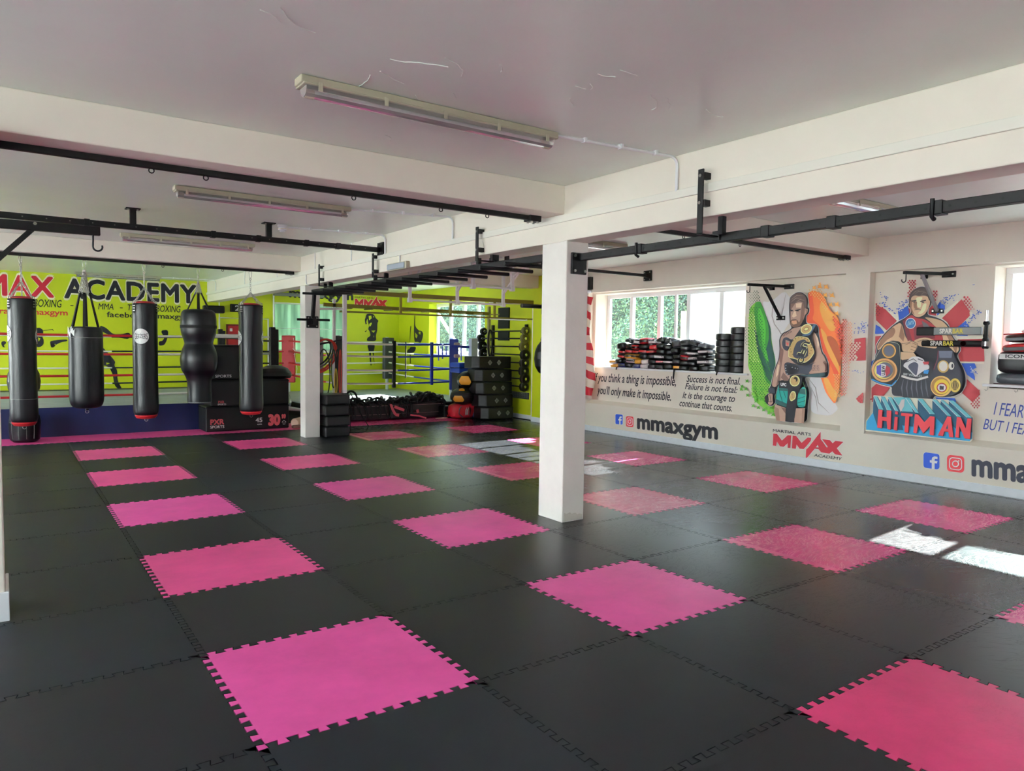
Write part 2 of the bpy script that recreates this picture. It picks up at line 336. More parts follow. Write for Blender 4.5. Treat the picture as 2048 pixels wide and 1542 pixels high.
def window(name, x, y0, y1, z0, z1, cuts, fw=.06, ax='x', mw=None, label=None, sub=()):
    """framed window in a plane of constant x (or y): outer frame, mullions, one pane per light"""
    A = (lambda a, b, z: (a, b, z)) if ax == 'x' else (lambda a, b, z: (b, a, z))
    m = MB(); bx = lambda p, q, mm=m: mm.box(A(*p), A(*q))
    bx((x, y0, z0), (x+.06, y1, z0+fw)); bx((x, y0, z1-fw), (x+.06, y1, z1)); bx((x, y0, z0+fw), (x+.06, y0+fw, z1-fw)); bx((x, y1-fw, z0+fw), (x+.06, y1, z1-fw))
    fr = struct(m.build(name, UPVC, bevel=.006))
    mw = mw or .075; cs = [y0+fw]+list(cuts)+[y1-fw]
    for i, c in enumerate(cuts):
        mm = MB(); bx((x-.012, c-mw/2, z0+fw), (x+.06, c+mw/2, z1-fw), mm); mm.build('mullion', UPVC, fr, bevel=.006)
    for c in sub: mm = MB(); bx((x+.01, c-.02, z0+fw), (x+.05, c+.02, z1-fw), mm); mm.build('mullion', UPVC, fr)
    for a, b in zip(cs[:-1], cs[1:]): mm = MB(); bx((x+.028, a+.02, z0+fw), (x+.034, b-.02, z1-fw), mm); mm.build('pane', GLASS, fr)
    return fr
W1 = window('window_1', 8.5, 4.03, 7.335, 1.165, 2.515, (4.69, 5.36, 6.01, 6.69), fw=.07, sub=(5.66,))
for y in (5.0, 6.5): MB().box((8.478, y-.2, 2.458), (8.499, y+.2, 2.472)).build('trickle_vent', UPVC, W1, bevel=.003)
W2 = window('window_2', 8.5, -3.2, .745, 1.165, 2.515, (.14, -.72, -1.55, -2.4), fw=.07)
W3 = window('window_3', 8.5, 11.2, 13.86, 1.28, 2.585, (11.85, 12.5, 13.15), fw=.07, mw=.09)
LFR = []
for i, (a, b) in enumerate(ys): LFR.append(window('window_%d' % (i+5), LX-.15, a, b, .45, 2.6, [a+(b-a)*k/4 for k in (1, 2, 3)]))
for i, (a, b) in enumerate(xs): window('window_%d' % (i+9), FY-.15, a, b, .95, 2.6, [a+(b-a)*k/3 for k in (1, 2)], ax='y')
# obscured back window: pale green film on the glass, in tall lights
FILM = bpy.data.materials.new('obscured_glass'); FILM.use_nodes = True
_n = FILM.node_tree.nodes; _l = FILM.node_tree.links; _n.remove(_n['Principled BSDF'])
_d = _n.new('ShaderNodeBsdfTranslucent'); _d2 = _n.new('ShaderNodeBsdfDiffuse'); _m = _n.new('ShaderNodeMixShader'); _m.inputs[0].default_value = .25
_w = _n.new('ShaderNodeTexNoise'); _w.inputs['Scale'].default_value = 3; _tc = _n.new('ShaderNodeTexCoord'); _mp = _n.new('ShaderNodeMapping'); _mp.inputs['Scale'].default_value = (3, 1, .25)
_cr = _n.new('ShaderNodeValToRGB'); _cr.color_ramp.elements[0].position = .35; _cr.color_ramp.elements[1].position = .65
_cr.color_ramp.elements[0].color = (*lin((116, 138, 124)), 1); _cr.color_ramp.elements[1].color = (*lin((146, 170, 152)), 1)
_l.new(_tc.outputs['Object'], _mp.inputs[0]); _l.new(_mp.outputs[0], _w.inputs[0]); _l.new(_w.outputs[0], _cr.inputs[0])
for q in (_d, _d2): _l.new(_cr.outputs[0], q.inputs[0])
_l.new(_d.outputs[0], _m.inputs[1]); _l.new(_d2.outputs[0], _m.inputs[2]); _l.new(_m.outputs[0], _n['Material Output'].inputs[0])
m = MB(); m.box((wb0, BY+.1, 1.32), (wb1, BY+.16, 1.36)); m.box((wb0, BY+.1, 2.52), (wb1, BY+.16, 2.56)); m.box((wb0, BY+.1, 1.36), (wb0+.04, BY+.16, 2.52)); m.box((wb1-.04, BY+.1, 1.36), (wb1, BY+.16, 2.52))
W4 = struct(m.build('window_4', UPVC))
cuts = [wb0+.04, 5.3, 5.78, 6.28, wb1-.04]
for a, b in zip(cuts[:-1], cuts[1:]):
    MB().box((a, BY+.12, 1.36), (b-.001, BY+.13, 2.52)).build('pane', FILM, W4)
MB().box((wb0+.04, BY+.112, 1.90), (wb1-.04, BY+.118, 1.915)).build('glazing_bar', UPVC, W4)
for a, b in ys: portal(LX-.35, (a+b)/2, 1.525, b-a, 2.15, (1, 0, 0))
portal(8.72, 5.68, 1.84, 3.3, 1.35, (-1, 0, 0)); portal(8.72, -1.2, 1.84, 3.9, 1.35, (-1, 0, 0)); portal(8.72, 12.53, 1.93, 2.66, 1.3, (-1, 0, 0))
for a, b in xs: portal((a+b)/2, FY-.35, 1.775, b-a, 1.65, (0, 1, 0))
# sills
s1 = struct(MB().box((8.17, 3.93, 1.165), (8.5, 7.39, 1.195)).build('trim_1', WHITE, bevel=.006))
s2 = struct(MB().box((8.165, FY, 1.18), (8.5, .80, 1.21)).build('trim_2', WHITE, bevel=.006))
struct(MB().box((GX-.02, 11.15, 1.275), (8.5, 13.9, 1.3)).build('trim_3', WHITE, bevel=.005))
# beams and columns
def beam(n, a, b, m=CREAM): return struct(MB().box(a, b).build(n, m, bevel=.008))
beam('ceiling_beam', (3.24, FY, 2.484), (3.49, BY, CZ))
beam('ceiling_beam', (LX, 2.18, 2.714), (3.24, 2.46, CZ)); beam('ceiling_beam', (LX, 8.98, 2.72), (3.24, 9.27, CZ))
beam('ceiling_beam', (3.49, 2.12, 2.741), (WX, 2.40, CZ)); beam('ceiling_beam', (3.49, 8.93, 2.715), (WX, 9.2, CZ))
beam('ceiling_beam', (LX, -4.7, 2.714), (3.24, -4.42, CZ)); beam('ceiling_beam', (3.49, -4.7, 2.741), (WX, -4.42, CZ))
ca = beam('column', (3.24, 2.14, 0), (3.49, 2.49, 2.484), COLP); cb = beam('column', (3.24, 8.79, 0), (3.49, 9.03, 2.484), COLP)
# flaked plaster at the foot of the near column
m = MB()
m.prism([(3.26,.012),(3.47,.012),(3.475,.05),(3.44,.062),(3.42,.055),(3.39,.075),(3.35,.068),(3.33,.085),(3.29,.075),(3.262,.09)], lambda u, v, d: (u, d, v), 2.1375, 2.1405); m.build('flaked_plaster', mat('bare_plaster', (214, 208, 196), .8, bump=.6, bs=60), ca)
cl = beam('column', (-1.06, 2.07, 0), (-.805, 2.45, 2.714))
struct(MB().box((-1.08, 2.052, 0), (-.787, 2.07, .165)).box((-.805, 2.07, 0), (-.787, 2.45, .165)).build('baseboard_column', WHITE, bevel=.004))
# skirting boards
struct(MB().box((WX-.016, FY, 0), (WX, 9.1, .10)).build('baseboard_right', mat('skirting_paint', (232, 238, 244), .3, var=.04, vs=9), bevel=.004))
struct(MB().box((GX-.018, 9.1, 0), (GX, 10.9, .09)).build('baseboard_lime', WHITE, bevel=.004))
# cable trunking and seam on the main beam, conduits
struct(MB().box((3.218, FY, 2.648), (3.24, BY, 2.708)).build('trim_4', mat('trunking', (232, 230, 218), .4), bevel=.003))
def conduit(n, pts, r=.011, clips=()):
    """white conduit with a bend, saddle clips along it"""
    P = [Vector(p) for p in pts]; out = [P[0]]
    for a, b, c in zip(P[:-2], P[1:-1], P[2:]):
        d1 = (b-a).normalized(); d2 = (c-b).normalized(); R = .07
        for k in range(6):
            t = k/5; p0 = b-d1*R; p2 = b+d2*R; out.append(p0*(1-t)**2+b*2*t*(1-t)+p2*t*t)
    out.append(P[-1]); o = struct(MB().tube(out, r, 10).build(n, WHITE))
    for c in clips:
        MB().box((c[0]-.011, c[1]-.02, c[2]-.016), (c[0]+.011, c[1]+.02, c[2]+.018)).build('clip', WHITE, o, bevel=.003)
cy = [(1.00, 2.2, .885), (4.37, 2.16, 4.07), (5.96, 2.05, 5.76), (14.85, 2.12, 14.7)]
for k, (y0, x0, y1) in enumerate(cy):
    conduit('conduit', [(x0, y0, CZ-.018), (3.225, y1, CZ-.018), (3.225, y1, 2.70)], clips=[(x0+(3.2-x0)*t, y0+(y1-y0)*t, CZ-.016) for t in (.22, .52, .82)])
for y in (6.86, 8.3, 10.2, 12.3): conduit('conduit', [(3.229, y, CZ), (3.229, y, 2.70)], r=.007)
conduit('conduit', [(3.228, 8.70, 2.64), (3.228, 8.70, 2.47), (3.42, 8.70, 2.47)], r=.008)
conduit('conduit', [(3.228, 5.35, 2.66), (3.228, 5.35, 2.56)], r=.008)
# ---------------------------------------------------------------- wall paintings and lettering
WALLD = lin((176, 163, 148)); WALLA = lin((236, 228, 208))
def paint(c, name=None, k=1.0, rough=.6):
    """paint whose colour is read off the photograph relative to the cream wall around it"""
    l = [min(.95, max(.004, a/d*q*k)) for a, d, q in zip(lin(c), WALLD, WALLA)]
    s = [255*(12.92*v if v <= .0031308 else 1.055*v**(1/2.4)-.055) for v in l]
    return mat(name or 'paint_%02x%02x%02x' % tuple(int(v) for v in c), s, rough)
def smooth2(P):
    """corner cutting, so traced outlines read as brushed curves"""
    for _ in range(2):
        Q = []
        for i in range(len(P)):
            (ax, ay), (bx, by) = P[i], P[(i+1) % len(P)]; Q += [(ax+(bx-ax)*.2, ay+(by-ay)*.2), (ax+(bx-ax)*.8, ay+(by-ay)*.8)]
        P = Q
    return P
class Art:
    soft = False
    def __init__(s, fn, lift): s.fn = fn; s.lift = Vector(lift); s.mb = MB(); s.mats = []; s.k = 0
    def mi(s, c):
        m = c if isinstance(c, bpy.types.Material) else paint(c)
        if m not in s.mats: s.mats.append(m)
        return s.mats.index(m)
    def off(s): s.k += 1; return s.lift*s.k
    def poly(s, c, pts, o=None):
        if s.soft and 6 <= len(pts) < 90 and o is None: pts = smooth2(pts)
        P = [s.fn(*p) for p in pts]; o = s.off() if o is None else o
        # triangulate in the surface's own plane
        q = [Vector((p.y+p.x*1e-3, p.z, 0)) if abs(s.lift.x) > 0 else Vector((p.x, p.z, 0)) for p in P]
        tri = tessellate_polygon([q]); s.mb.add([p+o for p in P], [tuple(t) for t in tri], s.mi(c)); return s
    def line(s, c, pts, w, closed=False):
        w = list(w)[0] if (closed and isinstance(w, (list, tuple))) else w; o = s.off(); pts = smooth2(pts) if (closed and s.soft) else pts; pts = [Vector(p) for p in pts]; n = len(pts); w = w if isinstance(w, (list, tuple)) else [w]*n
        L, R = [], []
        for i in range(n):
            a = pts[i-1] if (i or closed) else pts[0]; b = pts[(i+1) % n] if (i < n-1 or closed) else pts[-1]
            d = (b-a); d = d.normalized() if d.length else Vector((1, 0)); nn = Vector((-d.y, d.x))*w[i]/2; L.append(pts[i]+nn); R.append(pts[i]-nn)
        P = [s.fn(*p)+o for p in L+R]
        s.mb.add(P, [(i, (i+1) % n, n+(i+1) % n, n+i) for i in range(n if closed else n-1)], s.mi(c)); return s
    def blob(s, c, x, y, rx, ry=None, n=14, rot=0, o=None):
        ry = ry or rx; ca_, sa_ = math.cos(rot), math.sin(rot)
        return s.poly(c, [(x+rx*math.cos(2*PI*k/n)*ca_-ry*math.sin(2*PI*k/n)*sa_, y+rx*math.cos(2*PI*k/n)*sa_+ry*math.sin(2*PI*k/n)*ca_) for k in range(n)], o)
    def dots(s, c, area, step, r, fade=None, jit=0):
        o = s.off(); xs = [p[0] for p in area]; ys = [p[1] for p in area]; row = 0; y = min(ys)
        while y < max(ys):
            x = min(xs)+(step/2 if row % 2 else 0)
            while x < max(xs):
                ins = False; j = len(area)-1
                for i in range(len(area)):
                    (xi, yi), (xj, yj) = area[i], area[j]
                    if (yi > y) != (yj > y) and x < (xj-xi)*(y-yi)/(yj-yi)+xi: ins = not ins
                    j = i
                if ins:
                    k = fade(x, y) if fade else 1
                    if k > .1: s.blob(c, x+random.uniform(-jit, jit), y+random.uniform(-jit, jit), r*k, r*k*1.05, 7, o=o)
                x += step
            y += step*.62; row += 1
        return s
    def splat(s, c, pts, r):
        o = s.off()
        for x, y in pts:
            n = random.randint(5, 8); a = random.random()*6
            s.poly(c, [(x+r*random.uniform(.35, 1.3)*math.cos(a+2*PI*k/n), y+r*random.uniform(.3, 1)*math.sin(a+2*PI*k/n)) for k in range(n)], o)
        return s
    def text(s, c, t, bl, br, tl, bold=0, shear=0, space=1, grow=0):
        o = s.off(); letters(s.mb, t, s.fn(*bl), s.fn(*br), s.fn(*tl), s.mi(c), bold, shear, o, space=space, grow=grow); return s
    def done(s, name, label, cat='mural'): return tag(s.mb.build(name, s.mats), label, cat)
LFT = (-.0007, 0, 0)
# --- first mural: crop A is 240 px wide from (1480,550), crop B the same from (1480,700)
def edge1(px, py): return px > 1694-(py-547)*14/308
def m1(x, y, base=550):
    px, py = 1480+.11719*x, base+.11719*y
    p = onX(px, py, WX-.002 if edge1(px, py) else RX-.002); return p
A1 = Art(m1, LFT); A1.soft = True
B = lambda *p: [(x, y+1280) for x, y in p]     # B coordinates in A's frame: 150 px lower
GRN, DGRN, LGRN, TGRN = (44, 110, 40), (26, 62, 56), (96, 142, 48), (70, 128, 40)
ORG, LORG, DORG, RORG = (186, 92, 46), (206, 128, 62), (140, 66, 38), (176, 66, 42)
A1.poly((196, 187, 182), [(360,440),(520,470),(760,260),(880,420),(880,760),(760,940),(700,1060),(700,1280)]+B((690,160),(600,420),(590,100))+[(530,1100),(520,900)])
A1.poly((196, 188, 180), B((1170,440),(1400,470),(1480,700),(1640,930),(1680,1010),(1540,1130),(1220,1080),(1200,900)))
for l in ([(560,500),(548,700),(590,840),(680,960),(730,1080)], [(780,330),(740,560),(690,800)], [(620,880),(700,1000),(770,980)], B((1170,480),(1290,640),(1340,900),(1530,1080)), B((1220,640),(1300,820),(1330,1050))):
    A1.line((140, 128, 126), l, [4]+[16]*(len(l)-2)+[3])
A1.poly(LGRN, [(170,560),(250,480),(320,440),(420,640),(520,900),(540,1100),(570,1280)]+B((600,560),(630,900),(560,1090),(430,1010),(320,930),(240,840),(200,640),(215,450),(140,290),(150,100))+[(145,1000),(150,760)])
A1.poly(GRN, [(252,482),(345,440),(400,560),(435,660),(485,790),(525,900),(535,1000),(532,1150),(575,1300)]+B((608,160),(612,380),(590,480),(540,590),(450,560),(400,330),(330,100))+[(300,1100),(285,940),(250,700)])
A1.poly(DGRN, [(440,660),(525,900),(535,1150),(575,1300)]+B((612,300),(560,470),(500,300),(420,80))+[(500,1100),(495,900)])
A1.poly(DGRN, [(240,860),(300,1010),(330,1180),(390,1330)]+B((470,250),(550,440),(540,570),(460,480),(390,250),(310,60))+[(270,1080)])
A1.poly((62, 140, 44), [(330,520),(430,760),(450,960),(430,1200),(470,1340)]+B((500,230),(430,120))+[(380,1150),(350,900),(300,700)])
A1.dots((30, 78, 34), [(160,560),(340,560),(400,900),(430,1200),(520,1500),(560,1800),(500,2200),(250,2100),(200,1700),(150,1400),(150,900)], 46, 11, jit=2)
A1.dots((176, 176, 120), [(140,660),(250,620),(280,900),(300,1200),(330,1500),(210,1500),(140,1300)], 46, 9, jit=3)
A1.dots((52, 74, 52), [(150,300),(330,250),(345,440),(250,480),(170,560)], 42, 11, lambda x, y: .4+.6*(x-120)/220)
A1.dots((52, 74, 52), [(105,900),(150,900),(150,1200),(105,1200)], 42, 8)
random.seed(11)
def bird(c, x, y, r, o=None): A1.poly(c, [(x-r, y-r*.9), (x-r*.2, y-r*.35), (x+r*.5, y-r), (x+r*.45, y-r*.1), (x+r, y+r*.9), (x+r*.1, y+r*.45), (x-r*.9, y+r*.7), (x-r*.45, y)], o)
for k in range(58):
    x, y = random.uniform(200, 620), random.uniform(1850, 2390)
    if y-1850 < (x-200)*.2+40 or y > 2120+(x-250)*.95: continue
    bird(TGRN if k % 3 else LGRN, x, y, random.uniform(26, 40))
for x, y in ((45,1950),(125,1945),(145,1810),(60,1900),(250,2230),(340,2260),(430,2300),(520,2340),(590,2380),(560,2260),(470,2180),(160,2050)): bird(TGRN, x, y, 36)
A1.poly(ORG, [(1190,300),(1290,260),(1440,330),(1500,460),(1560,600),(1690,700),(1740,850),(1690,960),(1730,1120),(1765,1300)]+B((1752,200),(1740,560),(1700,760),(1650,930),(1560,820),(1480,700),(1420,500),(1380,400),(1400,0))+[(1380,1100),(1380,850),(1165,830),(1165,700),(1225,600),(1200,400)])
A1.poly(LORG, [(1420,430),(1560,620),(1690,720),(1720,850),(1640,960),(1560,960),(1440,760),(1380,560)])
A1.poly(RORG, [(1190,300),(1260,300),(1300,640),(1260,760),(1380,850),(1500,1060),(1560,1250),(1640,1365)]+B((1740,560),(1690,600),(1600,300),(1440,0))+[(1400,1120),(1380,860),(1170,830),(1165,700),(1225,600),(1200,400)])
A1.poly(LORG, [(1390,880),(1500,1000),(1560,1180),(1690,1400),(1740,1700),(1700,1640),(1560,1400),(1470,1180)])
A1.poly(DORG, [(1500,1050),(1590,1040),(1680,1120),(1760,1340),(1745,1600),(1660,1400),(1560,1200)])
A1.poly(LORG, B((1440,470),(1530,470),(1600,620),(1700,740),(1650,900),(1540,760)))
for x, y, r in ((1300,220,42),(1395,200,46),(1505,205,50),(1490,345,46),(1605,350,52),(1580,510,48),(1690,505,54),(1685,660,46),(1400,150,24)): bird(LORG, x, y, r)
A1.dots((196, 150, 92), [(1220,230),(1420,250),(1560,560),(1500,640),(1380,420),(1200,330)], 46, 11)
DR = (168, 62, 48)
A1.dots(DR, [(1610,690),(1700,780),(1760,860),(1790,760),(1870,760),(1905,900),(1960,1080),(1940,1380),(1900,1700),(1870,1900),(1840,2060),(1750,2040),(1770,1800),(1790,1500),(1740,1300),(1690,1060)], 42, 15, lambda x, y: max(.35, 1-max(0, x-1790)/180)*(1 if y < 1500 else .85))
A1.dots((206, 150, 96), [(1640,1700),(1760,1700),(1740,2080),(1650,2100)], 40, 12)
# the fighter: black outline, skin, belt, shorts
BK, SK, SKD, SKL, GLD, GLDL, TEAL, CHAR = (24, 24, 30), (150, 118, 104), (104, 76, 68), (196, 160, 140), (160, 130, 84), (206, 178, 128), (24, 120, 112), (44, 46, 56)
body = [(885,420),(900,380),(940,340),(1010,298),(1090,298),(1160,340),(1198,400),(1202,470),(1192,556),(1224,575),(1214,650),(1165,700),(1168,800),(1188,838),(1365,842),(1380,1000),(1405,1120),(1425,1230)]+B((1450,40),(1500,100),(1548,220),(1556,370),(1530,460),(1400,470),(1160,455),(1150,510),(1205,640),(1226,760),(1200,900),(1196,1000),(1178,1255),(688,1205),(652,1050),(664,930),(684,760),(712,640),(718,570),(668,660),(655,740),(625,780),(645,890),(595,955),(520,945),(475,850),(496,760),(546,730),(545,640),(570,590),(605,420),(635,300),(696,160),(714,0))+[(710,1200),(706,1100),(755,995),(870,945),(925,900),(890,840),(885,750),(875,560)]
A1.line((214, 204, 192), body, 14, closed=True)
A1.poly(BK, body)
A1.poly(SK, [(725,1100),(770,1010),(880,960),(950,905),(1050,890),(1140,860),(1320,980),(1370,1080),(1395,1180),(1410,1250)]+B((1430,50),(1480,120),(1520,230),(1530,370),(1500,380),(1150,420),(880,420),(900,520),(735,510),(725,545),(640,640),(580,610),(615,420),(650,310),(710,160),(730,0)))
A1.poly(SKL, [(1310,980),(1370,1080),(1392,1190),(1370,1260),(1350,1120)])
A1.poly(SKD, [(725,1100),(745,1250)]+B((790,0),(760,200),(730,380),(730,520),(650,640),(700,420),(735,240),(705,160),(728,0)))
A1.poly(SKL, B((690,240),(712,260),(690,420),(655,470),(665,360)))
A1.poly(SKD, B((1470,180),(1525,200),(1530,340),(1500,370),(1440,300)))
A1.poly(SKD, B((740,470),(780,380),(860,470),(895,520),(800,530)))
# face
A1.poly(SK, [(905,500),(1060,450),(1140,480),(1150,570),(1205,585),(1195,640),(1150,690),(1130,760),(1060,880),(950,890),(905,830),(905,700)])
A1.poly(SKL, [(960,640),(990,600),(1010,700),(960,730),(930,710)]); A1.poly(SKL, [(1000,490),(1100,480),(1090,560),(1000,560)])
A1.poly(SKD, [(905,480),(1000,470),(910,600),(905,800)]); A1.poly(SKD, [(1100,480),(1160,500),(1140,700),(1060,860),(1080,700)])
A1.poly((96, 70, 58), [(905,790),(930,760),(1020,760),(1050,820),(1140,700),(1120,790),(1060,885),(950,895),(905,850)])
A1.poly((176, 128, 100), [(930,780),(1010,775),(1020,830),(960,850),(925,820)]); A1.line(BK, [(925,775),(1000,770)], 10)
A1.line(BK, [(900,600),(950,612)], 18); A1.line(BK, [(990,610),(1080,590)], 18); A1.blob(BK, 1035, 615, 22, 8); A1.blob(BK, 928, 618, 14, 7)
A1.poly((78, 62, 58), [(893,430),(940,350),(1010,312),(1090,312),(1150,350),(1185,410),(1188,560),(1150,580),(1130,480),(1060,450),(1010,480),(905,500)])
for p in ([(930,420),(1020,350),(1120,360)], [(920,470),(1000,400),(1100,400)], [(1000,470),(1080,420),(1150,440)]): A1.line((128, 106, 96), p, [3, 13, 4])
A1.poly(SK, [(1165,580),(1208,585),(1200,650),(1150,680)]); A1.line(BK, [(1165,600),(1195,605),(1180,650)], 6)
# chest tattoo
A1.poly(CHAR, [(790,1080),(850,1060),(930,1110),(960,1080),(930,1200),(860,1300),(790,1260),(765,1170)]); A1.poly(SK, [(830,1110),(900,1130),(890,1220),(830,1210)]); A1.poly((176, 70, 66), [(835,1150),(885,1160),(868,1215)])
for k in range(7): A1.line(BK, [(775+k*24, 1010-k*9), (800+k*24, 1050-k*12)], 9)
# champion belt over the shoulder
A1.poly(BK, [(1010,1030),(1140,848),(1365,845),(1372,990),(1310,960),(1285,1070),(1340,1250)]+B((1350,60),(1320,190),(1200,270),(1020,250),(880,120),(900,20))+[(890,1270),(960,1120)])
A1.poly((58, 78, 100), [(1300,850),(1362,850),(1290,960),(1250,1030),(1140,1050),(1110,1020),(1230,1000)])
A1.blob(GLDL, 1190, 925, 104, 82, rot=-.5); A1.blob(GLD, 1190, 925, 88, 66, rot=-.5); A1.blob((120, 92, 56), 1190, 925, 48, 34, rot=-.5); A1.blob(GLDL, 1190, 925, 34, 22, rot=-.4)
pl = [(1010,1050),(1120,1050),(1230,1070),(1285,1200),(1330,1300)]+B((1325,60),(1250,170),(1150,230),(1030,160),(880,130),(890,40))+[(880,1290),(960,1130)]
A1.poly(GLDL, pl); A1.poly(GLD, [(x+(1100-x)*.05, y+(1210-y)*.05) for x, y in pl])
A1.splat((112, 88, 50), [(1100+230*math.cos(a)*.8, 1240+190*math.sin(a)*.9) for a in np.arange(0, 6.28, .3)], 16)
A1.poly(CHAR, [(1040,1130),(1190,1090),(1230,1300),(1220,1400),(1100,1440),(960,1400),(980,1250)])
# letters on the belt plate run down the strap
for t, bl, br, tl in (('U', (1085,1235), (1165,1125), (1180,1265)), ('F', (1040,1370), (1090,1255), (1150,1400)), ('C', (1040,1500), (1075,1405), (1130,1520))):
    A1.text(GLDL, t, bl, br, tl, bold=.09); A1.text(BK, t, bl, br, tl, bold=.035)
# arm and gloves across the belt
A1.poly(CHAR, B((820,230),(880,205),(1060,260),(1180,270),(1300,225),(1380,210),(1340,330),(1240,420),(1090,400),(890,430),(850,420),(825,320)))
A1.poly(SK, B((1300,230),(1460,190),(1525,260),(1520,370),(1340,395),(1230,400),(1290,330)))
A1.splat(CHAR, [(1290+i*24, 1540+j*26+(i % 2)*10) for i in range(6) for j in range(4)], 10)
A1.poly(BK, B((835,235),(1000,250),(1075,290),(1080,380),(900,420),(860,400))); A1.splat((178, 176, 178), [(850,1540),(846,1590),(850,1630),(870,1690),(960,1575),(1010,1590),(1050,1600)], 12)
A1.poly((40, 62, 66), B((1080,410),(1230,425),(1520,385),(1530,440),(1400,458),(1120,440)))
A1.poly(CHAR, B((555,640),(660,650),(665,730),(640,735),(550,720))); A1.poly(SK, B((560,740),(630,740),(625,860),(635,900),(590,940),(545,920),(540,800)))
A1.poly(BK, B((490,790),(548,745),(560,850),(540,930),(500,880))); A1.line(BK, B((580,760),(600,900)), 8); A1.line(BK, B((545,880),(620,880)), 8)
# shorts, second belt, legs
A1.poly(TEAL, B((735,570),(900,650),(880,915),(690,850),(690,760)))
A1.poly(BK, B((725,520),(900,540),(900,660),(735,645))); A1.poly((36, 74, 72), B((735,650),(890,660),(885,700),(740,690))); A1.poly((34, 70, 70), B((680,830),(880,915),(870,980),(675,905)))
A1.text((206, 200, 190), 'UFC', (765,1885), (862,1896), (768,1838), bold=.05)
A1.poly(TEAL, B((1060,740),(1140,620),(1205,650),(1212,780),(1185,975),(1045,965))); A1.poly((40, 76, 74), B((1090,660),(1200,660),(1195,760),(1080,740)))
for l in (B((1060,830),(1180,790)), B((1055,900),(1190,860)), B((1050,945),(1185,955)), B((740,660),(770,780),(800,880)), B((820,700),(860,820))): A1.line((16, 60, 60), l, 9)
A1.line((120, 150, 110), B((1150,540),(1190,650),(1205,770),(1185,960)), 6)
A1.poly(SK, B((672,920),(860,985),(850,1215),(700,1195),(660,1050))); A1.poly(SKD, B((780,975),(860,990),(855,1080))); A1.poly((126, 96, 84), B((672,960),(740,1000),(760,1200),(700,1190),(662,1050)))
A1.poly(SK, B((1035,990),(1190,985),(1170,1245),(1005,1230),(1010,1080))); A1.poly((126, 96, 84), B((1140,1000),(1188,1000),(1170,1240),(1130,1240)))
A1.poly(BK, B((900,440),(1160,450),(1120,620),(1070,740),(1040,960),(1000,1235),(860,1215),(870,980),(895,800)))
A1.blob(GLDL, 1015, 1805, 88, 96, rot=.2); A1.blob(GLD, 1015, 1805, 72, 80, rot=.2); A1.blob(BK, 1030, 1780, 36, 42); A1.blob(GLD, 1012, 1800, 26, 30)
A1.poly(GLDL, B((960,700),(1020,700),(1040,760),(1030,830),(950,880),(920,800))); A1.poly(GLD, B((965,715),(1012,715),(1028,765),(1018,822),(952,860),(932,800))); A1.splat(BK, [(975,2030),(985,2060),(990,2090)], 9)
A1.done('fighter_mural', 'mural of a bearded tattooed fighter with gold belt on green, white and orange')
# --- second mural: crop C is 260 px wide from (1700,540), D the same from (1700,710)
def m2(x, y):
    px, py = 1700+.12695*x, 540+.12695*y
    return onX(px, py, WX-.002 if px < 1743-(py-544)*17/322+0 else RX-.002)
A2 = Art(m2, LFT); D = lambda *p: [(x, y+1339) for x, y in p]
R2, B2, W2c, BK2 = (138, 42, 48), (32, 64, 140), (206, 190, 174), (32, 32, 38)
CW = (190, 176, 160)
# flag pieces on the recessed panel
A2.poly(CW, [(410,790),(600,640),(760,700),(760,800),(620,1000),(560,1010)]); A2.poly(CW, [(1370,720),(1700,480),(1960,700),(1700,960),(1500,850)])
A2.poly(R2, [(408,620),(440,560),(560,620),(740,800),(590,965),(412,790)]); A2.poly(R2, [(1450,760),(1760,460),(1880,640),(1890,720),(1700,910),(1580,905),(1530,820)])
A2.poly(R2, [(400,1045),(540,1035),(470,1110),(430,1210),(400,1350),(395,1420)]); A2.poly(R2, [(1700,1095),(2110,1080),(2120,1440)]+D((1740,105),(1710,0)))
A2.poly(CW, D((1730,100),(2120,110),(2110,140),(1760,140))); A2.poly(CW, [(1650,1030),(2110,1045),(2110,1085),(1700,1095)])
A2.poly(R2, D((1845,380),(2040,560),(2050,620),(1930,740),(1770,600),(1840,480))); A2.poly(R2, D((420,450),(640,510),(540,640),(430,640),(400,760),(345,700),(345,520)))
A2.poly(R2, [(925,600),(975,620),(990,680),(930,740)]); A2.poly(R2, [(1260,600),(1340,520),(1370,560),(1360,720),(1240,700)])
A2.poly(B2, [(760,650),(920,560),(940,700),(860,760),(780,790)]); A2.poly(B2, [(1370,580),(1420,500),(1500,560),(1500,620),(1380,720)])
A2.poly(B2, [(412,860),(480,900),(560,1000),(430,1010),(400,1005)]); A2.poly(B2, [(1700,900),(1830,800),(1890,900),(1860,1040),(1690,1035)])
A2.poly(B2, D((1755,130),(1970,130),(2000,200),(1930,230),(1970,330),(1975,400),(1850,310),(1800,200))); A2.poly(B2, D((1355,665),(1660,680),(1680,740),(1620,760),(1480,700),(1370,700)))
A2.poly(B2, D((335,110),(395,70),(370,190),(335,240)))
random.seed(5)
def scat(x0, y0, x1, y1, n, w=40): return [(x0+(x1-x0)*t+random.uniform(-w, w), y0+(y1-y0)*t+random.uniform(-w, w)) for t in [random.random() for _ in range(n)]]
A2.splat(B2, scat(480, 370, 600, 460, 12, 24)+scat(500, 500, 720, 680, 22, 24)+scat(760, 620, 920, 450, 34)+scat(1440, 500, 1700, 400, 34, 50)+scat(1830, 850, 2080, 640, 34, 36), 12)
A2.splat(W2c, scat(780, 650, 900, 560, 10, 26)+scat(1440, 520, 1500, 480, 8, 26)+scat(1900, 1540, 1980, 1640, 12, 30)+scat(1830, 880, 1880, 840, 6, 20), 12)
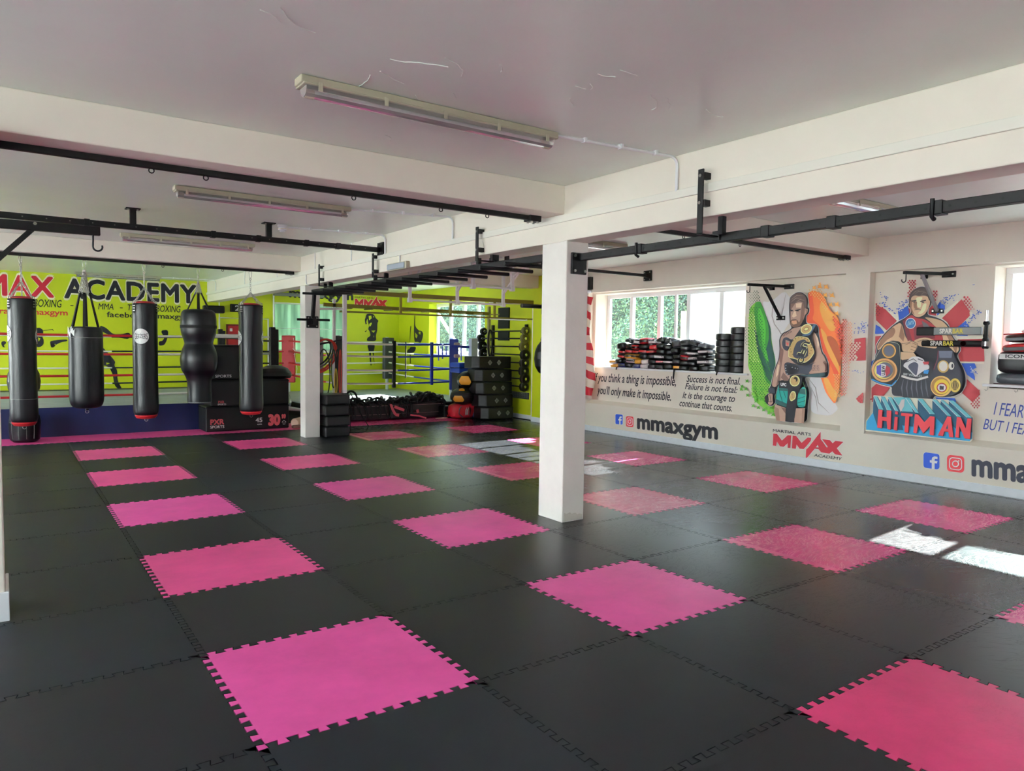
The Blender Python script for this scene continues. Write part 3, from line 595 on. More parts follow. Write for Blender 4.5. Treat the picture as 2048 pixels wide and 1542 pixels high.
A2.splat(B2, scat(1900, 1560, 2030, 1620, 12, 30)+[(1950,235),(1965,230)], 10)
A2.dots(R2, [(925,170),(1040,170),(1040,280),(960,420),(905,430),(930,300)], 44, 14); A2.dots(R2, [(1310,320),(1400,310),(1370,480),(1340,520)], 44, 14)
A2.dots(R2, [(405,510),(560,620),(480,720),(410,760)], 46, 15); A2.dots((96, 28, 34), [(405,540),(500,620),(460,720),(410,740)], 46, 12)
A2.dots(R2, [(1790,400),(1880,420),(1960,560),(1990,620),(1880,680),(1830,600)], 50, 17, lambda x, y: 1.2-(x-1790)/260); A2.dots(R2, D((1950,560),(2060,560),(2060,830),(1960,830),(1900,740)), 48, 15, lambda x, y: .9)
A2.dots(R2, D((345,660),(410,640),(400,780),(345,720)), 46, 14)
# pieces that spill on to the proud wall left of the panel
A2.poly(R2, [(85,1085),(262,1065),(262,1425),(110,1430),(130,1380),(90,1300),(120,1200),(80,1140)]); A2.dots(CW, [(30,1150),(200,1150),(120,1300),(130,1420),(60,1420)], 46, 15)
A2.dots(R2, [(20,1150),(100,1130),(110,1420),(20,1420)], 46, 14); A2.splat(B2, scat(150, 920, 300, 900, 40, 90), 11); A2.poly(B2, [(290,860),(330,850),(335,1000),(290,1010)])
A2.poly((150, 60, 60), D((110,690),(215,590),(225,600),(215,760),(150,740))); A2.dots(R2, D((110,690),(215,600),(215,770),(150,760)), 46, 13); A2.splat(B2, scat(40, 1590, 230, 1600, 12, 26), 9)
A2.dots((196, 128, 88), [(0,800),(40,820),(60,1060),(10,1330),(20,1600),(0,1700)], 42, 9)
# the boxer
A2.soft = True
SA, SB, SC_ = (172, 140, 112), (120, 86, 68), (206, 178, 146)
out = [(945,500),(960,440),(980,360),(1050,290),(1150,258),(1240,290),(1300,360),(1310,440),(1290,560),(1240,630),(1240,710),(1360,740),(1480,790),(1570,870),(1600,960),(1640,1050),(1740,1180),(1765,1260),(1700,1350)]+D((1720,60),(1800,200),(1838,330),(1840,450),(1780,590),(1640,655),(1420,665),(1340,640),(1300,800),(1080,760),(860,650),(680,640),(690,510),(600,490),(470,460),(370,400),(350,290),(400,110),(420,0))+[(440,1290),(425,1200),(470,1110),(560,1000),(680,880),(800,800),(880,760),(980,680),(970,610),(945,570)]
A2.line((222, 210, 196), out, 16, closed=True); A2.poly(BK2, out)
A2.poly(SA, [(700,890),(830,815),(900,1100),(1060,1130),(1090,1200),(1040,1300),(840,1300),(830,1130),(640,1105),(460,1280),(440,1200),(500,1100),(600,980)])
A2.poly(SB, [(700,890),(740,960),(700,1050),(600,1100),(480,1240),(445,1240),(500,1100),(600,980)]); A2.poly(SB, [(830,850),(880,1040),(860,1130),(790,1050)])
A2.poly(SA, [(1180,740),(1330,760),(1470,800),(1560,890),(1590,1000),(1720,1190),(1740,1260),(1690,1320),(1580,1210),(1480,1100),(1400,930),(1290,820)]); A2.poly(SB, [(1480,900),(1590,1000),(1720,1190),(1690,1310),(1600,1150)])
A2.poly(R2, [(850,800),(990,700),(1060,760),(1180,770),(1290,830),(1400,920),(1480,1040),(1490,1130),(1400,1180),(940,1120)]); A2.poly((96, 36, 44), [(850,800),(900,780),(1000,1100),(930,1120)]); A2.poly((96, 36, 44), [(1020,900),(1180,850),(1330,900),(1360,1080),(1040,1100)])
A2.poly((90, 80, 84), [(1150,800),(1240,850),(1300,930),(1180,900)])
A2.blob((200, 196, 190), 978, 842, 84, 88); A2.blob((40, 84, 130), 978, 842, 72, 76); 
for k in range(5): A2.line((150, 176, 196), [(930+k*22, 880-k*6), (948+k*22, 810-k*4)], 7)
A2.poly(SA, [(1020,1120),(1100,1080),(1230,1060),(1390,1120),(1400,1240),(1290,1230),(1100,1200)]); A2.line(BK2, [(1090,1130),(1200,1090),(1380,1140)], 7)
for q in ([(1010,1150),(1080,1180)], [(990,1200),(1070,1230)], [(980,1250),(1050,1270)], [(900,1180),(980,1150)]): A2.line(SB, q, 9)
A2.line(BK2, [(840,1160),(940,1150),(1010,1120),(1090,1160),(1080,1230),(1040,1300),(850,1290)], 7)
# head
A2.poly(SA, [(965,520),(1000,420),(1060,400),(1200,400),(1290,440),(1290,540),(1250,640),(1200,710),(1110,750),(1040,730),(990,650)])
A2.poly(SC_, [(1080,430),(1180,430),(1150,480),(1150,590),(1100,600),(1060,480)]); A2.poly(SC_, [(1180,540),(1240,520),(1220,640),(1150,700),(1090,690),(1150,640)])
A2.poly(SB, [(965,480),(1010,470),(1000,600),(1050,720),(990,650)]); A2.poly(SB, [(1040,480),(1090,500),(1080,590),(1120,620),(1050,620),(1030,560)])
A2.poly((62, 50, 48), [(962,500),(960,430),(985,360),(1050,300),(1150,272),(1235,300),(1292,360),(1300,440),(1285,500),(1250,410),(1170,405),(1120,415),(1050,400),(1000,430),(985,500)])
for q in ([(990,410),(1060,340),(1140,310)], [(1040,400),(1110,340),(1200,340)], [(1150,400),(1200,350),(1270,380)]): A2.line((96, 80, 74), q, [3, 14, 3])
A2.line(BK2, [(1005,495),(1080,480)], 16); A2.line(BK2, [(1140,500),(1230,480)], 16); A2.blob(BK2, 1045, 508, 20, 8); A2.blob(BK2, 1185, 512, 20, 8)
A2.line(BK2, [(1050,632),(1100,625),(1150,632)], 8); A2.line(SB, [(1090,610),(1130,608)], 10); A2.line(BK2, [(955,540),(970,590)], 8)
# waist belt, trunks
A2.poly((40, 40, 46), D((840,60),(1340,60),(1330,320),(1300,780),(1080,770),(870,650),(700,640),(690,500),(830,400)))
for k in range(6): A2.line((88, 86, 94), D((880+k*70, 380), (850+k*78, 520), (870+k*80, 660)), [4, 22, 6])
A2.poly(SA, [(840,1290),(1040,1300),(1100,1380)]+D((860,80),(840,60))); A2.line(W2c, D((850,330),(980,370),(1100,390),(1270,340)), 34)
A2.poly(BK2, D((850,90),(1310,90),(1290,310),(860,300))); A2.text((150, 150, 150), 'IBF WORLD', (880,1655), (1170,1690), (882,1620), bold=.03)
A2.poly((206, 200, 186), D((930,110),(1000,30),(1100,20),(1200,60),(1220,130),(1290,160),(1290,220),(1200,250),(1130,300),(1070,350),(1020,290),(930,210),(880,180),(890,140)))
A2.poly((58, 60, 74), D((980,140),(1060,105),(1120,140),(1110,230),(1090,330),(1040,290),(950,190))); A2.line(BK2, D((930,110),(1040,60),(1090,100)), 10); A2.line(BK2, D((1110,60),(1190,90)), 12); A2.poly(R2, D((1190,110),(1290,100),(1280,150),(1210,150)))
A2.poly((48, 110, 160), D((1210,240),(1290,235),(1270,300),(1200,290)))
# belts held in either hand
bl_ = [(600,1120),(820,1160),(830,1300)]+D((838,130),(830,330),(720,490),(600,480),(470,440),(375,390),(360,290),(410,110))
A2.line((214, 196, 160), bl_, 9, closed=True); A2.poly((34, 36, 42), bl_); A2.line((40, 110, 160), D((385,380),(520,440),(700,480),(780,400)), 20)
A2.blob((176, 130, 70), 660, 1275, 112, 115); A2.blob((92, 70, 50), 660, 1275, 92, 94); A2.blob((70, 70, 84), 660, 1275, 76, 78)
A2.blob((176, 130, 84), 590, 1578, 205, 190); A2.blob((120, 84, 54), 590, 1578, 175, 160); A2.blob((202, 170, 96), 580, 1578, 150, 140); A2.blob((74, 74, 86), 600, 1575, 130, 125)
A2.blob((206, 206, 214), 560, 1580, 100, 104); A2.poly((140, 44, 52), D((620,160),(680,200),(680,280),(620,340),(600,250))); A2.poly((70, 64, 130), D((470,170),(540,150),(540,330),(470,290)))
A2.text(BK2, 'W.B.U', (600,1505), (600,1660), (550,1505), bold=.05)
br_ = [(1440,1270),(1680,1280)]+D((1700,20),(1790,200),(1830,340),(1825,450),(1770,580),(1640,640),(1420,650),(1310,600),(1290,480),(1330,320),(1400,120))
A2.poly((40, 40, 48), br_); A2.line((120, 40, 60), [(1440,1270)]+D((1430,60),(1370,230)), 8); A2.poly((84, 86, 100), [(1450,1275),(1665,1275)]+D((1650,45),(1460,45)))
A2.blob((160, 130, 76), 1520, 1520, 92, 100); A2.blob((206, 190, 170), 1520, 1515, 68, 80); A2.blob((206, 190, 170), 1650, 1510, 44, 62); A2.blob(BK2, 1665, 1510, 16, 34)
A2.blob((190, 150, 92), 1490, 1828, 172, 165); A2.blob((130, 92, 50), 1480, 1828, 150, 142); A2.blob((196, 160, 60), 1500, 1835, 122, 118); A2.blob((132, 30, 40), 1500, 1850, 82, 76); A2.blob((206, 206, 206), 1500, 1850, 66, 60); A2.text(BK2, 'BI', (1465,1875), (1530,1880), (1468,1825), bold=.08)
A2.blob((176, 150, 76), 1710, 1815, 88, 112); A2.blob((70, 56, 34), 1710, 1815, 58, 78)
for k in (-1, 0, 1): A2.line((190, 160, 90), [(1710+k*30, 1750), (1710+k*38, 1815), (1710+k*28, 1880)], 10)
# block lettering with teal sides
A2.soft = False
TS, TL2, TT = (22, 62, 84), (34, 112, 150), (84, 140, 148)
A2.poly(CW, D((430,630),(1000,670),(1600,700),(2000,960),(1990,1330),(1950,1365),(300,1190),(310,1030),(410,900)))
A2.poly(TL2, D((415,910),(520,860),(1990,980),(1980,1310),(1940,1350),(315,1170),(320,1040)))
A2.poly(TS, D((430,660),(500,655),(600,860),(830,870),(900,1180),(500,1140),(420,900)))
for x0, x1, tx0, tx1 in ((440,490,520,590),(550,610,650,720),(660,720,780,830),(740,985,890,1060),(945,1010,1100,1150),(1130,1210,1330,1410),(1360,1430,1600,1660),(1490,1540,1760,1820),(1620,1700,1910,1990)):
    a = 645+(x0-440)*.055; b = 850+(tx0-520)*.09
    A2.poly(TS, D((x0,a),(x1,a+4),(tx1,b+6),(tx1,b+240),(tx0,b+220),(x0,a+230)))
for x0, x1, tx0, tx1 in ((440,490,520,590),(550,610,650,720),(660,720,780,830),(740,985,890,1060),(945,1010,1100,1150),(1130,1210,1330,1410),(1360,1430,1600,1660),(1490,1540,1760,1820),(1620,1700,1910,1990)):
    a = 645+(x0-440)*.055; b = 850+(tx0-520)*.09
    A2.poly(TT, D((x0,a),(x1,a+4),(tx1,b+6),(tx0,b))); A2.line((190, 206, 206), D((x0,a),(tx0,b)), 6)
A2.poly((168, 158, 156), D((885,700),(935,690),(925,800),(870,890),(835,800)))
for off, c in ((8, (70, 20, 30)), (0, (170, 48, 56))):
    o = off
    def P(*p): return D(*[(x+o, y+o) for x, y in p])
    A2.poly(c, P((525,855),(590,860),(580,965),(655,975),(655,865),(725,870),(715,1165),(665,1155),(655,1035),(585,1025),(575,1145),(505,1135)))
    A2.poly(c, P((790,880),(830,885),(828,930),(785,925))); A2.poly(c, P((782,965),(828,970),(815,1180),(765,1170)))
    A2.poly(c, P((885,905),(1065,920),(1060,960),(1010,958),(995,1212),(935,1205),(950,955),(880,948)))
    A2.poly(c, P((1100,925),(1150,930),(1250,1050),(1340,955),(1410,965),(1395,1255),(1330,1245),(1335,1110),(1230,1225),(1150,1090),(1125,1222),(1075,1212)))
    A2.poly(c, P((1610,960),(1665,965),(1705,1285),(1640,1280),(1625,1200),(1560,1195),(1540,1265),(1460,1255)))
    A2.poly(c, P((1760,970),(1820,975),(1900,1150),(1925,990),(1990,995),(1965,1310),(1880,1300),(1800,1110),(1790,1292),(1735,1282)))
A2.poly(TS, D((1590,1150),(1612,1080),(1622,1155)))
A2.done('boxer_mural', 'mural of a boxer holding belts on a union flag above block letters')
# --- lettering on the cream wall
fx = lambda x: (lambda px, py: onX(px, py, x-.0015))
T = Art(fx(RX), LFT); INK = (26, 26, 30)
T.text(INK, 'If you think a thing is impossible,', (1188,762), (1352,771.5), (1188,746), bold=.014, shear=.3); T.done('wall_quote', 'black script quote starting If you think a thing, below the glove pile', 'lettering')
T = Art(fx(RX), LFT); T.text(INK, "you'll only make it impossible.", (1194,787), (1342,801.5), (1194,771.5), bold=.014, shear=.3); T.done('wall_quote', "black script line you'll only make it impossible, under the window", 'lettering')
for k, (t, a, b, c) in enumerate((('Success is not final.', (1373,763.6), (1480,769.5), (1373,750.5)), ('Failure is not fatal:', (1370,778), (1475,786.5), (1370,766)), ('It is the courage to', (1365,796), (1470,804), (1365,783.5)), ('continue that counts.', (1359,812), (1464,823), (1359,799)))):
    T = Art(fx(RX), LFT); T.text(INK, t, (a[0], a[1]), (b[0], b[1]), c, bold=.012, shear=.35); T.done('wall_quote', 'black script wall line reading '+t[:-1].replace(',', ''), 'lettering')
def social(dx, s, icon, x0, y0, slope):
    """two rounded app badges; x0,y0 their common left foot"""
    T = Art(fx(WX), LFT)
    def rr(c, x, y, w, h, q): T.poly(c, [(x+cx+q*math.cos(a), y+slope*(x-x0+cx)-cy+q*math.sin(a)) for cx, cy, a0 in ((w-q, h-q, -90), (w-q, q, 0), (q, q, 90), (q, h-q, 180)) for a in [math.radians(a0+30*k) for k in range(4)]])
    return T, rr
BLU, RDD, LT = (30, 62, 150), (170, 44, 52), (222, 212, 200)
for (x, y, w, h, sl, where) in ((1231,848,14.5,20,.1,'left of the first'), (1847,935,32,31,.14,'left of the second')):
    T, rr = social(0, 1, 0, x, y, sl); rr(LT, x-.7, y+.6, w+1.4, h+1.2, w*.16); rr(BLU, x, y, w, h, w*.16)
    f = lambda u, v: (x+u*w, y+sl*u*w-v*h)
    T.poly(LT, [f(.52,0),(f(.70,0)),f(.70,.38),f(.84,.38),f(.88,.54),f(.70,.54),f(.70,.62),f(.74,.67),f(.88,.67),f(.88,.82),f(.68,.82),f(.56,.74),f(.52,.62),f(.52,.54),f(.40,.54),f(.40,.38),f(.52,.38)])
    T.done('app_badge', 'blue square wall badge with white letter f, %s gym name' % where, 'badge')
for (x, y, w, h, sl, where) in ((1252,853,15,21,.1,'first'), (1894,942,34.5,33,.12,'second')):
    T, rr = social(0, 1, 0, x, y, sl); rr(RDD, x, y, w, h, w*.2); f = lambda u, v: (x+u*w, y+sl*u*w-v*h)
    q = w*.14
    rr(LT, x+w*.12, y-h*.12, w*.76, h*.76, w*.2); rr(RDD, x+w*.18, y-h*.18, w*.64, h*.64, w*.15)
    c = f(.5, .5); T.blob(LT, c[0], c[1], w*.21, h*.21, 20); T.blob(RDD, c[0], c[1], w*.14, h*.14, 20); c = f(.69, .7); T.blob(LT, c[0], c[1], w*.045, h*.045, 8)
    T.done('app_badge', 'red square wall badge with white camera outline, beside the %s gym name' % where, 'badge')
T = Art(fx(WX), LFT); T.text((26, 26, 32), 'mmaxgym', (1274,856), (1436,878), (1274,828), bold=.04); T.done('wall_lettering', 'black gym-name lettering low on the wall below the script quotes', 'lettering')
T = Art(fx(WX), LFT); T.text((38, 38, 50), 'mmaxgym', (1943,949.7), (2203,984.5), (1943,906), bold=.04); T.done('wall_lettering', 'black gym-name lettering cut by the right edge of the photo', 'lettering')
T = Art(fx(RX), LFT); T.text((30, 44, 110), 'I FEAR N', (1987,829), (2073,839), (1988,804), shear=.3); T.done('wall_quote', 'blue italic words I FEAR under the right-hand window', 'lettering')
T = Art(fx(RX), LFT); T.text((30, 44, 110), 'BUT I FEAR', (1966,858), (2072,873), (1967,837), shear=.3); T.done('wall_quote', 'blue italic words BUT I FEA, the lower line at right edge', 'lettering')
# --- angular logo, traced once: crop is 170 px wide from (1530,850)
LOGO = [[(200,205),(290,210),(410,375),(550,245),(635,250),(615,555),(545,550),(550,440),(455,525),(365,515),(290,400),(270,505),(190,495)],
        [(668,255),(755,265),(885,430),(1030,300),(1118,310),(1108,380),(1000,510),(935,580),(835,570),(765,470),(745,575),(650,562)],
        [(1345,160),(1345,340),(1500,540),(1520,530),(1380,340),(1570,365),(1635,440),(1700,380),(1895,405),(1735,560),(1870,735),(1695,710),(1625,635),(1555,690),(1360,660),(1290,580),(1205,570),(985,825),(995,590),(1050,540)]]
def logo(fnpx, c, halo):
    for p in LOGO: halo and T.line(halo, [fnpx(*q) for q in p], halo_w, closed=True)
    for p in LOGO: T.poly(c, [fnpx(*q) for q in p])
    T.poly(halo or LT, [fnpx(*q) for q in ((1275,480),(1230,535),(1298,540))]); T.line(halo or LT, [fnpx(1372,350), fnpx(1500,535)], halo_w)
halo_w = 1.6; T = Art(fx(WX), LFT); g1 = lambda x, y: (1530+.083*x, 850+.083*y)
logo(g1, (144, 26, 40), (214, 204, 192))
T.text(INK, 'MARTIAL ARTS', g1(195,160), g1(1110,262), g1(200,95), bold=.01); T.text(INK, 'ACADEMY', g1(1185,755), g1(1850,850), g1(1200,690), bold=.01)
T.done('wall_logo', 'red angular gym logo between black words below the first mural', 'logo')
# --- on the lime back wall
YB = BY-.003; fy = lambda px, py: onY(px, py, YB); LFY = (0, -.0012, 0)
BLKI = (14, 14, 18)
INK2 = mat('banner_black', (24, 26, 38), .6); RED2 = mat('banner_red', (196, 26, 52), .6); CR2 = mat('banner_cream', (238, 232, 200), .6)
def wt(t, x0, x1, z0, z1, c, bold=0, shear=0, name='banner_lettering', label='', halo=None, space=1):
    T = Art(lambda x, z: Vector((x, YB, z)), LFY)
    if halo: T.text(CR2, t, (x0-halo, z0-halo), (x1+halo, z0-halo), (x0-halo, z1+halo), bold=bold+.03, shear=shear, space=space)
    T.text(c, t, (x0, z0), (x1, z0), (x0, z1), bold=bold, shear=shear, space=space); return T.done(name, label, 'lettering')
wt('MMAX', -1.50, .15, 2.455, 2.86, RED2, .035, 0, label='large red banner letters with cream outline on lime wall', halo=.022, space=1.06)
wt('ACADEMY', .33, 3.0, 2.455, 2.85, INK2, .035, 0, label='large black ACADEMY lettering with cream outline on lime wall', halo=.022, space=1.06)
wt('-', -.86, -.80, 2.24, 2.38, INK2, .006, .12, label='thin black dash at the left end of the small banner line')
wt('BOXING', -.22, .285, 2.235, 2.39, INK2, .008, .2, label='thin black hand-drawn BOXING lettering behind the leftmost punch bag')
wt('-', .44, .50, 2.24, 2.37, INK2, .006, .12, label='thin black dash just right of the first BOXING word')
wt('MMA', .965, 1.265, 2.225, 2.355, INK2, .008, .2, label='thin black hand-drawn MMA lettering between second and third bags')
wt('-', 1.39, 1.45, 2.23, 2.36, INK2, .006, .12, label='thin black dash just right of the MMA word')
wt('THAI', 1.545, 1.86, 2.225, 2.355, INK2, .008, .2, label='thin black letters half hidden by the third bag')
wt('BOXING', 2.13, 2.65, 2.215, 2.36, INK2, .008, .2, label='thin black BOXING lettering right of the third punch bag')
wt('instagram/mmaxgym', -1.29, .39, 2.068, 2.185, RED2, .015, label='small red web-address lettering behind the leftmost punch bag')
wt('facebook/mmaxgym', 1.13, 2.86, 2.06, 2.175, INK2, .015, label='small black web-address lettering behind the third punch bag')
wt('mmaxgym', 5.2, 6.93, 2.70, 2.92, INK2, .03, label='black gym-name lettering above the obscured back window, half hidden by monkey bars')
halo_w = .022; T = Art(lambda x, z: Vector((x, YB, z)), LFY)
logo(lambda x, y: (6.97+(x-190)*.00056, 2.80-(y-.12*(x-200)-95)*.00056), RED2, CR2)
T.text(INK2, 'MARTIAL ARTS', (6.97, 2.755), (7.5, 2.755), (6.97, 2.80)); T.done('wall_logo', 'small red angular logo on the lime wall above the far ring', 'logo')
# silhouettes, traced in photo pixels on the back wall
def sil(polys, holes, label, fn=fy, lift=LFY, c=INK2, hc=None):
    T = Art(fn, lift); T.soft = True
    for p in polys: T.poly(c, p)
    for p in holes: T.poly(hc or LIME, p)
    return T.done('fighter_silhouette', label, 'wall sticker')
cr1 = lambda s, ox, oy, pts: [(ox+x*s, oy+y*s) for x, y in pts]
S6 = .1172   # crop 240 px wide from (0,540)
sil([cr1(S6, 0, 540, [(620,990),(680,985),(730,1020),(740,1060),(720,1140),(745,1190),(745,1260),(700,1310),(640,1320),(560,1250),(560,1010)]), cr1(S6, 0, 540, [(850,1220),(900,1205),(1010,1190),(1150,1185),(1150,1215),(1050,1230),(960,1270),(920,1320),(870,1325)]), cr1(S6, 0, 540, [(735,1030),(900,1008),(925,1050),(890,1020),(740,1040)]), cr1(S6, 0, 540, [(30,1220),(80,1210),(110,1240),(60,1290),(90,1320),(50,1320),(20,1260)])],
    [cr1(S6, 0, 540, [(930,1262),(950,1262),(940,1290)]), cr1(S6, 0, 540, [(650,1150),(690,1170),(660,1220)])], 'black silhouette of a kicking fighter beside the leftmost punch bag')
sil([cr1(.2594, 0, 500, [(770,580),(820,600),(870,650),(940,650),(990,635),(1012,655),(990,688),(940,680),(860,665),(810,640),(770,620)]), cr1(.2594, 0, 500, [(780,740),(830,790),(890,860),(880,890),(905,930),(905,1010),(945,1075),(900,1065),(880,1035),(870,960),(840,900),(760,880),(720,800)])],
    [cr1(.2594, 0, 500, [(818,868),(848,872),(822,885)])], 'black silhouette of a punching boxer between second and third bags')
sil([cr1(.2594, 0, 500, [(1245,620),(1290,615),(1298,640),(1285,700),(1265,735),(1225,738),(1225,705),(1255,700),(1270,670),(1245,640)])], [], 'black silhouette of a raised glove right of the third bag')
S7 = .1038   # crop 200 px wide from (680,540)
sil([cr1(S7, 680, 540, [(510,850),(560,840),(650,850),(690,930),(745,975),(720,1020),(720,1160),(690,1260),(700,1370),(510,1370),(530,1300),(590,1270),(570,1180),(540,1140),(560,1080),(540,1010),(530,930),(505,1000),(520,1040),(490,1050),(475,960),(490,920)]), cr1(S7, 680, 540, [(520,1440),(670,1440),(665,1500),(650,1560),(650,1640),(660,1760),(665,1850),(650,1760),(630,1600),(600,1560),(595,1700),(610,1830),(590,1850),(570,1700),(555,1560)]), cr1(S7, 680, 540, [(470,1190),(520,1150),(500,1195)])],
    [cr1(S7, 680, 540, [(550,885),(600,880),(610,930),(560,970)]), cr1(S7, 680, 540, [(560,1040),(600,1010),(612,1030),(590,1080),(562,1090)]), cr1(S7, 680, 540, [(600,1170),(680,1165),(645,1210)]), cr1(S7, 680, 540, [(640,1270),(655,1265),(650,1310)]), cr1(S7, 680, 540, [(640,880),(660,910),(635,915)])], 'black silhouette of a standing woman on the lime wall behind the ring')
fg = lambda px, py: onX(px, py, GX-.002)
sil([cr1(S7, 680, 540, [(1435,870),(1450,880),(1445,1080),(1520,1170),(1570,1170),(1605,1220),(1595,1300),(1560,1400),(1530,1400),(1500,1380),(1430,1390),(1425,1100)]), cr1(S7, 680, 540, [(1360,1070),(1378,1080),(1360,1200),(1352,1390),(1342,1390),(1348,1180)]), cr1(S7, 680, 540, [(1360,1480),(1470,1480),(1450,1560),(1400,1600),(1290,1610),(1300,1540),(1340,1520)]), cr1(S7, 680, 540, [(1345,1620),(1362,1620),(1368,1800),(1352,1800)])],
    [cr1(S7, 680, 540, [(1520,1190),(1560,1190),(1550,1250),(1520,1220)]), cr1(S7, 680, 540, [(1450,1200),(1500,1260),(1480,1320),(1455,1290)])], 'black silhouette of a fighter raising an arm beside the far window', fn=fg, lift=(-.0012, 0, 0))
# ---------------------------------------------------------------- ceiling lights
DIFF = mat('clear_diffuser', (225, 226, 222), .12, trans=.75); YELP = mat('aged_plastic', (176, 172, 150), .5)
def light_fitting(x0, x1, y, label, z=CZ):
    t = thing('ceiling_light', label, 'ceiling light', ((x0+x1)/2, y, z), 'fluorescent fittings on the ceiling')
    m = MB(); m.box((x0, y-.055, z-.042), (x1, y+.055, z-.002)).box((x0+.01, y-.066, z-.05), (x1-.01, y+.066, z-.038)); m.build('housing', YELP, t, bevel=.006)
    n = 8; m = MB(); P = []
    for k in range(n+1): a = PI*k/n; P.append((.05*math.cos(a), -.055-.052*math.sin(a)))
    m.prism([(p[0], p[1]) for p in P], lambda u, v, d: (d, y+u, z+v+.005), x0+.03, x1-.03); m.build('diffuser', DIFF, t)
    MB().cyl((x0+.08, y, z-.078), (x1-.08, y, z-.078), .013, 10).build('tube', WHITE, t)
    for xx in (x0+.06, x1-.06): MB().cyl((xx-.025, y, z-.078), (xx+.025, y, z-.078), .027, 14).build('end_cap', YELP, t)
    for k in range(5):
        xx = x0+.10+(x1-x0-.2)*k/4
        for s in (-1, 1): MB().box((xx-.012, y+s*.058-.006, z-.078), (xx+.012, y+s*.058+.012*s, z-.03)).build('clip', YELP, t, bevel=.003)
    return t
light_fitting(.50, 2.20, 1.03, 'long fluorescent batten on the ceiling nearest the camera')
light_fitting(.50, 2.17, 4.37, 'fluorescent batten on the ceiling behind the first beam')
light_fitting(.50, 2.21, 7.97, 'fluorescent batten partly hidden by the black square rail')
light_fitting(.48, 2.12, 14.85, 'farthest fluorescent batten, above the lime banner wall')
light_fitting(4.85, 6.45, .94, 'fluorescent batten on the right ceiling above the punched rail')
light_fitting(4.6, 6.2, 4.5, 'fluorescent batten on the right ceiling beyond the cross beam')
# smoke detector
t = thing('smoke_detector', 'round white smoke detector on the ceiling by the square rail', 'smoke detector', (1.976, 5.94, CZ))
MB().lathe([(.052,-.03),(.058,-.02),(.058,-.001),(.03,0)], (1.976, 5.94, CZ)).build('base', WHITE, t)
MB().lathe([(.012,-.085),(.03,-.08),(.032,-.066),(.05,-.062),(.054,-.045),(.045,-.031)], (1.976, 5.94, CZ)).build('sensor_head', WHITE, t)
MB().lathe([(.0535,-.05),(.0545,-.048),(.0535,-.046)], (1.976, 5.94, CZ)).build('ring', mat('amber_ring', (206, 180, 60), .4), t)
t = thing('emergency_light', 'grey oblong emergency light fixed low on the main beam', 'emergency light', (3.22, 5.35, 2.52))
MB().box((3.185, 5.10, 2.47), (3.24, 5.62, 2.56)).build('housing', YELP, t, bevel=.01)
MB().box((3.165, 5.13, 2.478), (3.186, 5.59, 2.548)).build('lens', mat('ribbed_lens', (160, 172, 184), .25), t, bevel=.012)
# ---------------------------------------------------------------- rails
def bolt(m, p, ax, r=.011, h=.012, mi=1):
    p = Vector(p); a = Vector(ax).normalized(); m.tube([p, p+a*h], r, 6, mi)
def rail_under(y, z, x0, x1, label, hooks, plate):
    t = thing('hanging_rail', label, 'rail', ((x0+x1)/2, y, z))
    MB().box((x0, y-.02, z-.04), (x1, y+.02, z)).build('channel', BLK, t, bevel=.003)
    for x in hooks: MB().tube([(x+.016*math.sin(a), y, z-.052-.016*math.cos(a)) for a in [2*PI*k/10 for k in range(10)]], .004, 6, closed=True).build('hook', BLK, t)
    if plate: m = MB(); m.box((plate-.06, y-.05, z-.05), (plate+.06, y+.05, z)); [bolt(m, (plate+a, y+b, z-.05), (0, 0, -1)) for a in (-.03, .03) for b in (-.03, .03)]; m.build('end_plate', [BLK, STEEL], t)
    return t
rail_under(2.43, 2.714, LX+.1, 3.08, 'black bag rail screwed under the nearest cross beam', [.02, .35, 1.4, 2.15, 2.6], 3.08)
RY = 9.12
rail_under(RY, 2.72, LX+.1, 3.16, 'black bag rail under the far cross beam holding punch bags', [1.2, 2.05], 3.10)
rail_under(2.30, 2.741, 3.7, 7.85, 'black bag rail under the right-hand cross beam', [4.3, 4.9, 5.8], 7.85)
# square rail across the left bay
t = thing('square_rail', 'black square steel rail on two ceiling posts left of the main beam', 'rail', (0, 5.9, 2.78))
m = MB(); m.box((LX+.1, 5.865, 2.735), (3.21, 5.925, 2.795)); m.build('rail', BLK, t, bevel=.004)
for x in (.374, 1.80):
    m = MB(); m.box((x-.03, 5.865, 2.795), (x+.03, 5.925, CZ-.008)).box((x-.07, 5.835, CZ-.012), (x+.07, 5.955, CZ)); bolt(m, (x+.045, 5.86, CZ-.012), (0,0,-1)); bolt(m, (x-.045, 5.86, CZ-.012), (0,0,-1)); m.build('ceiling_post', [BLK, STEEL], t, bevel=.003)
for x in (-.05, 1.18, 1.68, 2.25, 2.65): MB().box((x-.025, 5.858, 2.728), (x+.025, 5.932, 2.802)).build('sleeve', BLK, t, bevel=.003)
m = MB()
for k in range(26): m.tube([(-2+.2*k, 5.864, 2.765), (-2+.2*k, 5.8635, 2.765)], .007, 8, 1)
m.build('bolt_holes', kind='stuff', mats=[BLK, mat('dull_zinc', (120, 118, 112), .4, metal=.8)], parent=t)
m = MB(); m.box((3.21, 5.80, 2.70), (3.24, 5.97, 2.86)); [bolt(m, (3.21, y, z), (-1, 0, 0)) for y in (5.83, 5.94) for z in (2.73, 2.83)]; m.build('end_plate', [BLK, STEEL], t, bevel=.003)
